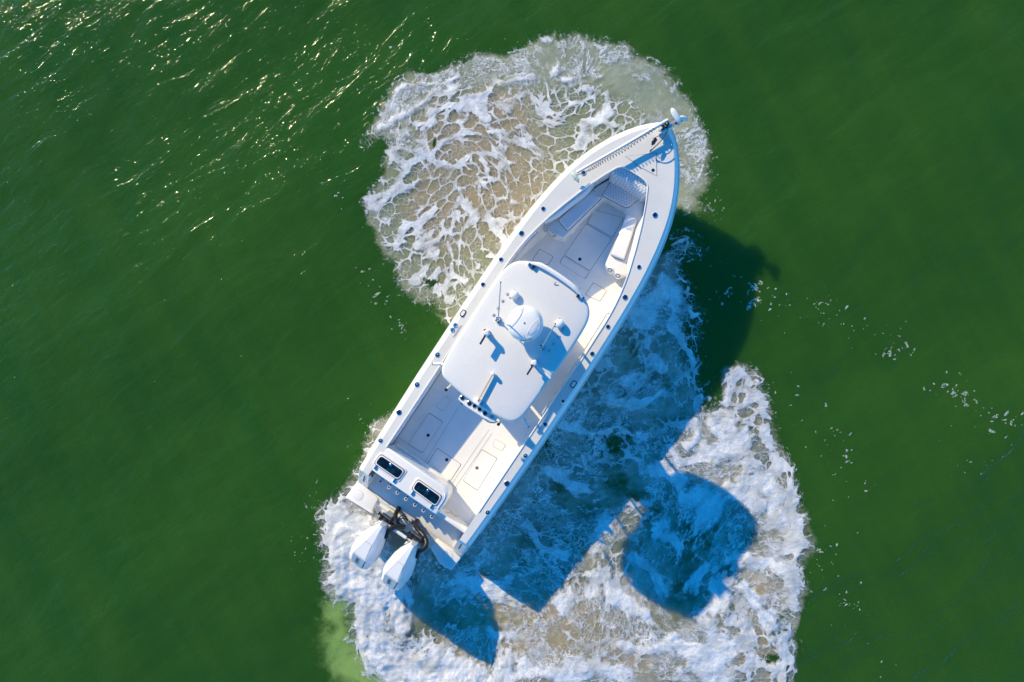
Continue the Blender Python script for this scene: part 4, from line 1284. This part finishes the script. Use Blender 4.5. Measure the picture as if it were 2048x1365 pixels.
# aft launcher with cups
la = [LP(x, y, 2.46) for x, y in ((920, 793), (937, 806), (958, 819.5), (976, 831), (994, 839))]
ctr = spline([Vector((v.x - .03, v.y, 2.48)) for v in la], 4)
rings = []
for i, c in enumerate(ctr):
    e = .6 + .4 * min(1, 4 * min(i, len(ctr) - 1 - i) / len(ctr))
    rings.append([c + Vector((.09, 0, .02)), c + Vector((.02, 0, .03)), c + Vector((-.040 * e, 0, .025)), c + Vector((-.055 * e, 0, 0)), c + Vector((-.045 * e, 0, -.03)), c + Vector((.09, 0, -.03))])
m = MB(); m.loft(rings, True, True, True)
lau = m.build('rod_launcher', M['gel'], boat, 50)
for (x, y) in ((925, 796), (939, 807), (949, 812.5), (959, 819), (970, 826.5), (984, 834)):
    q = LP(x, y, 2.51)
    m = MB(); m.lathe([(.042, -.006), (.044, .008), (.036, .012), (.034, .004)], q, 18, cap1=False); o = m.build('launcher_cup', M['steel'] if x in (925, 939, 970) else M['gel'], lau)
    m = MB(); m.lathe([(.036, .003), (.03, .007)], q, 16); m.build('cup_hole', M['dark'] if x != 984 else M['grey'], o)
# bottom pipe and its rod tubes
pp = [LP(x, y, 2.38) for x, y in ((927, 806), (942, 818), (960, 831), (975, 843), (987, 846), (995, 843))]
m = MB(); m.tube(spline(pp, 5), .014, 8); m.build('spreader_pipe', M['steel'], boat)
for x, y in ((892.5, 780), (925, 806.5), (960, 829), (997, 849)):
    q = LP(x, y, 2.38)
    m = MB(); m.tube([q + Vector((.09, 0, -.18)), q], .022, 10); o = m.build('rod_tube', M['alum'], boat)
    m = MB(); m.lathe([(.027, -.01), (.028, .012), (.02, .016)], q, 14, (-.3, 0, 1)); m.build('tube_cap', M['black'], o)
# side rod tubes under the hardtop corners
for (a, bq) in (((1047, 837), (1057, 853)), ((887, 728.5), (867, 728))):
    q0, q1 = LP(*a, 2.38), LP(*bq, 2.33)
    m = MB(); m.tube([q0, q0.lerp(q1, .35)], .018, 10); o = m.build('rod_tube', M['steel'], boat)
    m = MB(); m.tube([q0.lerp(q1, .35), q1], .026, 12); m.build('tube_sleeve', M['gel'], o)
    m = MB(); m.tube([q1, q1 + (q1 - q0).normalized() * .012], .027, 12); m.build('tube_cap', M['black'], o)

# ---------------------------------------------------------------- console, windshield, seats and legs under the hardtop
m = MB()
m.prism(rpoly([(3.95, -.48), (5.15, -.46), (5.35, -.3), (5.35, .3), (5.15, .46), (3.95, .48)], .08, 3), SOLE, 1.42, .06, 3)
console = m.build('console', M['gel'], boat, 45)
m = MB(); m.box(3.98, 4.25, -.42, .42, 1.40, 1.50, .03); m.build('dash', M['dark'], console)
m = MB(); m.prism(rpoly([(4.28, -.44), (4.98, -.42), (4.98, .42), (4.28, .44)], .08, 3), 1.42, 2.02, .05, 3); m.build('upper_console', M['gel'], console, 45)
m = MB(); m.lathe([(.19, 0), (.2, .015), (.19, .03), (.165, .03), (.165, 0)], (3.86, .12, 1.28), 24, (-.6, 0, .6), cap0=False, cap1=False); m.build('steering_wheel', M['steel'], console)
wsr = [[(5.18 - .18 * (1 - math.cos(t)) , .46 * math.sin(t), 1.42) for t in np.linspace(-1.5, 1.5, 13)], [(4.98 - .18 * (1 - math.cos(t)), .44 * math.sin(t), 2.05) for t in np.linspace(-1.5, 1.5, 13)]]
m = MB(); m.loft(wsr, False); ws_ = m.build('windshield', M['glass'], boat, 40)
sd = ws_.modifiers.new('thickness', 'SOLIDIFY'); sd.thickness = .008
m = MB(); m.box(3.25, 3.62, -.5, .5, SOLE, 1.15, .04); lp_ = m.build('leaning_post', M['gel'], boat)
m = MB(); m.box(3.22, 3.66, -.5, -.02, 1.15, 1.27, .04); m.box(3.22, 3.66, .02, .5, 1.15, 1.27, .04); m.build('helm_seat', M['vinyl'], lp_, 50)
m = MB(); m.box(3.20, 3.28, -.5, .5, 1.27, 1.55, .03); m.build('helm_backrest', M['vinyl'], lp_, 50)
for s in (1, -1):
    for pts in ([(5.25, s * .50, SOLE), (5.15, s * .52, 1.4), (5.05, s * .60, HT - .09)], [(4.05, s * .52, SOLE), (4.0, s * .54, 1.4), (3.75, s * .62, HT - .09)], [(5.15, s * .54, 1.3), (4.02, s * .56, 1.32)], [(5.06, s * .6, 2.1), (3.8, s * .62, 2.1)]):
        m = MB(); m.tube(spline(pts, 4), .026, 10); m.build('hardtop_support', M['alum'], boat)
m = MB(); m.prism(rpoly([(3.5, -.6), (5.3, -.6), (5.3, .6), (3.5, .6)], .1), HT - .32, HT - .08); m.build('electronics_box', M['top'], hardtop)

# ---------------------------------------------------------------- outboard motors
def outboard(front, rear):
    zt = 1.14
    f = LP(*front, zt); r = LP(*rear, zt)
    root = bpy.data.objects.new('outboard_motor', None); col.objects.link(root); root.parent = boat
    d = Vector((f.x - r.x, f.y - r.y, 0)); L = d.length
    root.location = (f.x, f.y, 0)
    root.rotation_euler = (0, 0, math.atan2(d.y, d.x))
    # local: x forward (0 at nose, -L at tail), y port
    st = [(0.0, .05, .03, 1.10, .06), (-.06, .10, .035, 1.15, .10), (-.20, .185, .055, 1.19, .16), (-.36, .245, .075, 1.22, .22), (-.52, .278, .118, 1.24, .25), (-.63, .280, .138, 1.25, .25), (-.66, .278, .143, 1.246, .245)]
    tail = [(-.715, .272, .144, 1.185, .235), (-.82, .250, .138, 1.06, .21), (-.91, .215, .128, .945, .18), (-.955, .18, .11, .87, .14)]
    sc = L / .96
    def ring(x, w, tpw, z, lw):
        x *= sc
        zm = .86 if z > 1.0 else z - .10
        h = [(tpw, z), (tpw + (w - tpw) * .80, z - min(.23, (z - zm) * .62)), (w * .985, zm + (z - zm) * .16), (w, zm), (w * .93, zm - .12), (lw * .8, .62)]
        return [(x, y, q) for y, q in h] + [(x, -y, q) for y, q in reversed(h)]
    m = MB(); m.loft([ring(*s) for s in st + tail], True, True, True)
    m.build('cowl', M['cowl'], root, 28)
    # top hatch panel, proud of the cowl
    m = MB()
    rr = []
    for (x, w) in ((-.37, .070), (-.50, .096), (-.635, .122)):
        z = float(np.interp(-x, [.36, .52, .63, .66], [1.22, 1.24, 1.25, 1.246]))
        rr.append([(x * sc, w, z + .001), (x * sc, w, z + .007), (x * sc, -w, z + .007), (x * sc, -w, z + .001)])
    m.loft(rr, True, True, True); m.build('cowl_hatch', M['cowl'], root, 30)
    m = MB()
    for a in ((-.36, .073, -.645, .128), (-.36, -.073, -.645, -.128), (-.36, .073, -.36, -.073)):
        z0 = float(np.interp(-a[0], [.36, .52, .63, .66], [1.22, 1.24, 1.25, 1.246])); z1 = float(np.interp(-a[2], [.36, .52, .63, .66], [1.22, 1.24, 1.25, 1.246]))
        m.tube([(a[0] * sc, a[1], z0 + .002), (a[2] * sc, a[3], z1 + .002)], .0045, 5)
    m.build('hatch_seam', M['grey'], root)
    # rear panel with side slot
    m = MB()
    rows = []
    for (x, w, z) in ((-.672, .134, 1.232), (-.715, .134, 1.185), (-.82, .128, 1.06), (-.905, .119, .951)):
        rows.append([(x * sc, w, z + .002), (x * sc, w, z + .010), (x * sc, -w, z + .010), (x * sc, -w, z + .002)])
    m.loft(rows, True, True, True); m.build('rear_panel', M['cowl'], root, 30)
    m = MB(); m.tube([(-.68 * sc, -.146, 1.226), (-.82 * sc, -.140, 1.06), (-.89 * sc, -.132, .972)], .009, 6); m.build('panel_slot', M['ink'], root)
    # lettering on the rear panel: reads from tail to nose
    me = text_mesh('400R', .092, .0012)
    for v in me.vertices:
        tx = v.co.x * .95; ty = v.co.y
        xx = -.79 + tx * .80
        z = float(np.interp(-xx, [.672, .715, .82, .905], [1.232, 1.185, 1.06, .951])) + .012 + v.co.z
        v.co = Vector((xx * sc, ty * 1.1 + .008, z + .004))
    link('lettering', me, M['ink'], root, 0)
    # dark seam line along the lower cowl
    for s in (1, -1):
        pts = []
        for (x, w, tpw, z, lw) in st[1:] + tail[:2]:
            pts.append((x * sc, s * (w * .93 + .004), (.86 if z > 1 else z - .12) - .118))
        m = MB(); m.tube(spline(pts, 3), .005, 5); m.build('cowl_seam', M['dark'], root)
    # mid section, gearcase, propeller
    m = MB(); m.loft([[(a * sc, .5 * b * c_, z) for a, b in ((-.05, 1), (-.12, 1.6), (-.5, 1.8), (-.72, 1.2), (-.72, -1.2), (-.5, -1.8), (-.12, -1.6), (-.05, -1))] for c_, z in ((.22, .66), (.17, .45), (.12, .1), (.09, -.3))], True, True, True)
    m.build('midsection', M['cowl'], root, 45)
    m = MB(); m.tube([(.02, 0, -.42), (-.05, 0, -.42), (-.3, 0, -.42), (-.62 * sc, 0, -.42), (-.74 * sc, 0, -.42)], [.01, .06, .085, .07, .05], 12); m.box(-.45, -.15, -.02, .02, -.42, -.28); m.build('gearcase', M['cowl'], root, 50)
    pm = MB()
    for b_ in range(4):
        a = b_ * math.pi / 2
        e1_ = Vector((0, math.cos(a), math.sin(a))); e2_ = Vector((0, -math.sin(a), math.cos(a)))
        c = Vector((-.80 * sc, 0, -.42)); X_ = Vector((1, 0, 0))
        q = [c + e1_ * .04 + X_ * .05, c + e1_ * .12 + e2_ * -.09 + X_ * .05, c + e1_ * .19 + e2_ * -.02, c + e1_ * .14 + e2_ * .09 - X_ * .05, c + e1_ * .04 - X_ * .05]
        pm.loft([q, [v_ + X_ * .008 for v_ in q]], True, True, True)
    pm.build('propeller', M['steel'], root, 30)
    # clamp bracket and steering ram
    m = MB(); m.box(-.10, .10, -.13, .13, .10, .58, .03); m.build('clamp_bracket', M['grey'], root)
    m = MB(); m.tube([(.07, .20, .70), (.07, -.20, .70)], .028, 10); m.tube([(.07, .225, .70), (.07, .20, .70)], .036, 10); m.tube([(.07, -.225, .70), (.07, -.20, .70)], .036, 10)
    m.build('steering_ram', M['black'], root)
    m = MB(); m.tube([(.10, .19, .735), (.10, -.19, .735)], .012, 8); m.build('ram_rod', M['bronze'], root)
    m = MB(); m.box(.02, .17, -.10, -.045, .66, .76, .012); m.build('tiller_arm', M['black'], root)
    m = MB(); m.box(-.02, .06, .09, .16, .62, .78, .01); m.box(-.02, .06, -.19, -.12, .62, .78, .01); m.build('swivel_lug', M['dark'], root)
    m = MB(); m.box(.05, .12, -.16, .16, .62, .66, .01); m.build('ram_guard', M['steel'], root)
    return root
o1 = outboard((761, 1053), (704, 1138)); o1['label'] = 'port outboard motor in white paint'
o2 = outboard((824, 1092), (768, 1181)); o2['label'] = 'starboard outboard motor in white paint'
# tie bar, hoses and cables in the well
m = MB(); m.tube([LP(786, 1058, .72), LP(812, 1076, .72)], .035, 10); m.tube([LP(776, 1050, .72), LP(824, 1084, .70)], .016, 8); m.build('tie_bar', M['alum'], boat)
def hose(pix, zs, r, name='rigging_hose', mat='black'):
    pts = [LP(x, y, z) for (x, y), z in zip(pix, zs)]
    m = MB(); m.tube(spline(pts, 6), r, 10); return m.build(name, M[mat], boat)
hose([(797, 1018), (791, 1030), (792, 1043), (800, 1052), (810, 1055)], [.22, .42, .58, .64, .66], .046)
hose([(809, 1054), (798, 1053), (786, 1056), (776, 1063), (771, 1074)], [.66, .70, .76, .84, .90], .046)
hose([(834, 1042), (831, 1050), (837, 1060), (848, 1073), (853, 1087), (848, 1097), (837, 1104), (833, 1113)], [.22, .40, .56, .68, .76, .82, .88, .92], .048)
for x, y, z in ((771, 1074, .9), (833, 1113, .92)):
    q = LP(x, y, z); m = MB(); m.lathe([(.045, -.02), (.048, .02), (.03, .035)], q, 12, (.6, 0, .5)); m.build('hose_collar', M['black'], boat)
for x, y, z in ((797, 1018, .22), (834, 1042, .22)):
    q = LP(x, y, z); m = MB(); m.lathe([(.05, -.03), (.05, .01), (.035, .03)], q, 14); m.build('hose_fitting', M['black'], boat)
hose([(795, 1040), (803, 1032), (810, 1034), (816, 1040)], [.4, .4, .34, .22], .012, 'rigging_cable')
hose([(797, 1042), (804, 1037), (811, 1038), (815, 1042)], [.4, .38, .34, .22], .010, 'rigging_cable')
hose([(815, 1066), (824, 1064), (833, 1063)], [.45, .45, .45], .012, 'rigging_cable')
hose([(772, 1040), (780, 1048), (786, 1051), (793, 1050)], [.66, .6, .6, .62], .007, 'rigging_cable')
hose([(762, 1036), (774, 1044), (787, 1052)], [.7, .68, .66], .008, 'fuel_line', 'bronze')
hose([(836, 1056), (840, 1054), (840, 1059), (836, 1060)], [.62, .66, .66, .62], .006, 'rigging_cable')
for x, y in ((822, 1042), (826, 1045), (820, 1044)):
    q = LP(x, y, .22); m = MB(); m.box(q.x - .03, q.x + .03, q.y - .02, q.y + .02, .18, .27, .006); m.build('bilge_fitting', M['dark'] if x == 826 else M['grey'], boat)

# ---------------------------------------------------------------- bow trolling motor
tm = bpy.data.objects.new('trolling_motor', None); col.objects.link(tm); tm.parent = boat
tm['label'] = 'white bow trolling motor with coiled cable stowed along the foredeck'
ZT = 1.62
def TP(x, y, z=ZT): return LP(x, y, z)
m = MB(); m.tube([TP(1154, 345, 1.50), TP(1240, 296, 1.57), TP(1336, 240, 1.66)], .030, 12); m.build('shaft', M['gel'], tm)
m = MB(); m.tube([TP(1155, 347, 1.48), TP(1241, 298.5, 1.55), TP(1326, 250, 1.63)], .0045, 8); m.build('shaft_rail', M['steel'], tm)
# motor pod at the inboard end with its blades
q = TP(1150, 352, 1.46)
m = MB(); m.tube([TP(1144, 346, 1.47), TP(1147, 349, 1.47), TP(1152, 355, 1.47), TP(1156, 362, 1.47)], [.03, .05, .05, .03], 12); pod = m.build('motor_pod', M['green'], tm)
for a, b_ in (((1141, 350), (1152, 349)), ((1146, 362), (1157, 355)), ((1158, 366), (1151, 357))):
    A_, B_ = TP(*a, 1.44), TP(*b_, 1.50)
    dd = (B_ - A_).normalized(); nn = Vector((-dd.y, dd.x, 0)) * .03
    m = MB(); m.loft([[A_ + nn * .4, B_ + nn, B_ - nn, A_ - nn * .4], [v_ + Vector((0, 0, .012)) for v_ in (A_ + nn * .4, B_ + nn, B_ - nn, A_ - nn * .4)]], True, True, True); m.build('prop_blade', M['green'], tm)
m = MB(); m.tube([TP(1152, 350, 1.44), TP(1166, 347, 1.42)], .010, 8); m.build('pod_strap', M['bronze'], tm)
# mount bed on the stem
A_, B_ = TP(1314, 262, 1.50), TP(1362, 236, 1.56)
dd = (B_ - A_); dd.z = 0; dd.normalize(); nn = Vector((-dd.y, dd.x, 0))
def slab(a, b, w0, w1, z0, z1, name, mat):
    m = MB(); m.loft([[(*((a + nn * w0)[:2]), z0), (*((b + nn * w1)[:2]), z0), (*((b - nn * w1)[:2]), z0), (*((a - nn * w0)[:2]), z0)], [(*((a + nn * w0)[:2]), z1), (*((b + nn * w1)[:2]), z1), (*((b - nn * w1)[:2]), z1), (*((a - nn * w0)[:2]), z1)]], True, True, True)
    return m.build(name, M[mat], tm, 30)
slab(A_, B_, .085, .05, 1.38, 1.53, 'mount_bed', 'gel')
slab(A_ + dd * .05 + nn * -.05, B_ - dd * .06 + nn * -.05, .03, .025, 1.53, 1.58, 'mount_rail', 'steel')
slab(A_ + dd * .1 + nn * .05, B_ - dd * .1 + nn * .04, .02, .02, 1.53, 1.57, 'mount_rail', 'steel')
m = MB(); m.tube([TP(1331, 245, 1.62), TP(1336, 250, 1.66)], .04, 10); m.build('shaft_collar', M['black'], tm)
m = MB(); m.tube([TP(1325, 252, 1.60), TP(1328, 255, 1.64)], .028, 10); m.build('latch_block', M['black'], tm)
m = MB(); m.lathe([(.05, 0), (.055, .03), (.04, .05)], TP(1320, 259, 1.50), 14); m.build('mount_knob', M['cream'], tm)
# control head: white paddle-shaped housing
h0, h1 = TP(1343, 217, 1.78), TP(1361, 247, 1.72)
hd = (h1 - h0).normalized(); hn = Vector((-hd.y, hd.x, 0))
rings = []
for t, w in ((0, .012), (.06, .035), (.2, .052), (.45, .06), (.7, .055), (.9, .045), (1, .02)):
    c = h0.lerp(h1, t)
    rings.append([c + hn * w * math.cos(a) + Vector((0, 0, .045 * (w / .06) * math.sin(a))) for a in np.linspace(0, 2 * math.pi, 12, endpoint=False)])
m = MB(); m.loft(rings, True, True, True); m.build('control_head', M['gel'], tm, 60)
m = MB(); m.tube([TP(1356, 236, 1.72), TP(1364, 236, 1.68), TP(1371, 238, 1.62), TP(1374, 240, 1.58)], [.03, .045, .045, .02], 12); m.build('bow_nose', M['gel'], tm, 60)
m = MB(); m.tube([TP(1352, 247, 1.60), TP(1364, 241, 1.60)], .03, 8); m.build('pull_grip', M['dark'], tm)
m = MB(); m.tube([TP(1356, 252, 1.58), TP(1362, 244, 1.60)], .009, 6); m.build('grip_strut', M['steel'], tm)
# pull cord and its handle
cord = spline([TP(1336, 259, 1.56), TP(1332, 268, 1.62), TP(1322, 282, 1.62), TP(1310, 294, 1.58), TP(1301, 303, 1.50)], 5)
m = MB(); m.tube(cord, [.008] * len(cord), 6); m.build('pull_cord', M['black'], tm)
m = MB(); m.tube([TP(1304, 299, 1.53), TP(1300, 303.5, 1.50)], .014, 8); m.build('cord_handle', M['black'], tm)
m = MB(); m.tube(spline([TP(1326, 264, 1.60), TP(1316, 273, 1.60), TP(1305, 278, 1.58)], 4), .006, 6); m.build('strap', M['dark'], tm)
pts = [TP(1311, 275, 1.57), TP(1315, 280, 1.57), TP(1309, 289, 1.57), TP(1303, 292, 1.57), TP(1303, 284, 1.57)]
m = MB(); m.prism([tuple(v_[:2]) for v_ in pts], 1.56, 1.575, .004, 1); m.build('handle_shadow', M['dark'], tm)  # dark teardrop plate put in as the rope handle's shadow
# coiled power cable, rising off the deck
ca = [TP(1172, 344, 1.52), TP(1200, 327, 1.60), TP(1240, 305, 1.56), TP(1285, 275, 1.62), TP(1322, 246, 1.64)]
cl_ = spline(ca, 40)
co_ = []
ncoil = 30
for i, c in enumerate(cl_):
    t = i / (len(cl_) - 1)
    tg = (cl_[min(i + 1, len(cl_) - 1)] - cl_[max(i - 1, 0)]).normalized()
    s1 = Vector((-tg.y, tg.x, 0)).normalized(); s2 = tg.cross(s1)
    a = 2 * math.pi * ncoil * t
    rr_ = .024 * min(1, 8 * t, 8 * (1 - t))
    co_.append(c + s1 * rr_ * math.cos(a) + s2 * rr_ * math.sin(a))
# more samples per turn
fine_ = []
cl_f = spline(ca, 110)
for i, c in enumerate(cl_f):
    t = i / (len(cl_f) - 1)
    tg = (cl_f[min(i + 1, len(cl_f) - 1)] - cl_f[max(i - 1, 0)]).normalized()
    s1 = Vector((-tg.y, tg.x, 0)).normalized(); s2 = tg.cross(s1)
    a = 2 * math.pi * ncoil * t
    rr_ = .036 * min(1, 8 * t, 8 * (1 - t))
    fine_.append(c + s1 * rr_ * math.cos(a) + s2 * rr_ * math.sin(a))
m = MB(); m.tube(fine_, .0055, 5); m.build('coiled_cable', M['cable'], tm)
# small deck hardware at the bow
for x, y in ((1327, 281), (1342, 292)):
    p = deck_pt(x, y)
    m = MB(); m.tube([p + Vector((-.05, 0, .02)), p + Vector((.05, 0, .02))], .010, 8); m.lathe([(.014, 0), (.012, .02)], p, 8); m.build('bow_cleat', M['steel'], boat)
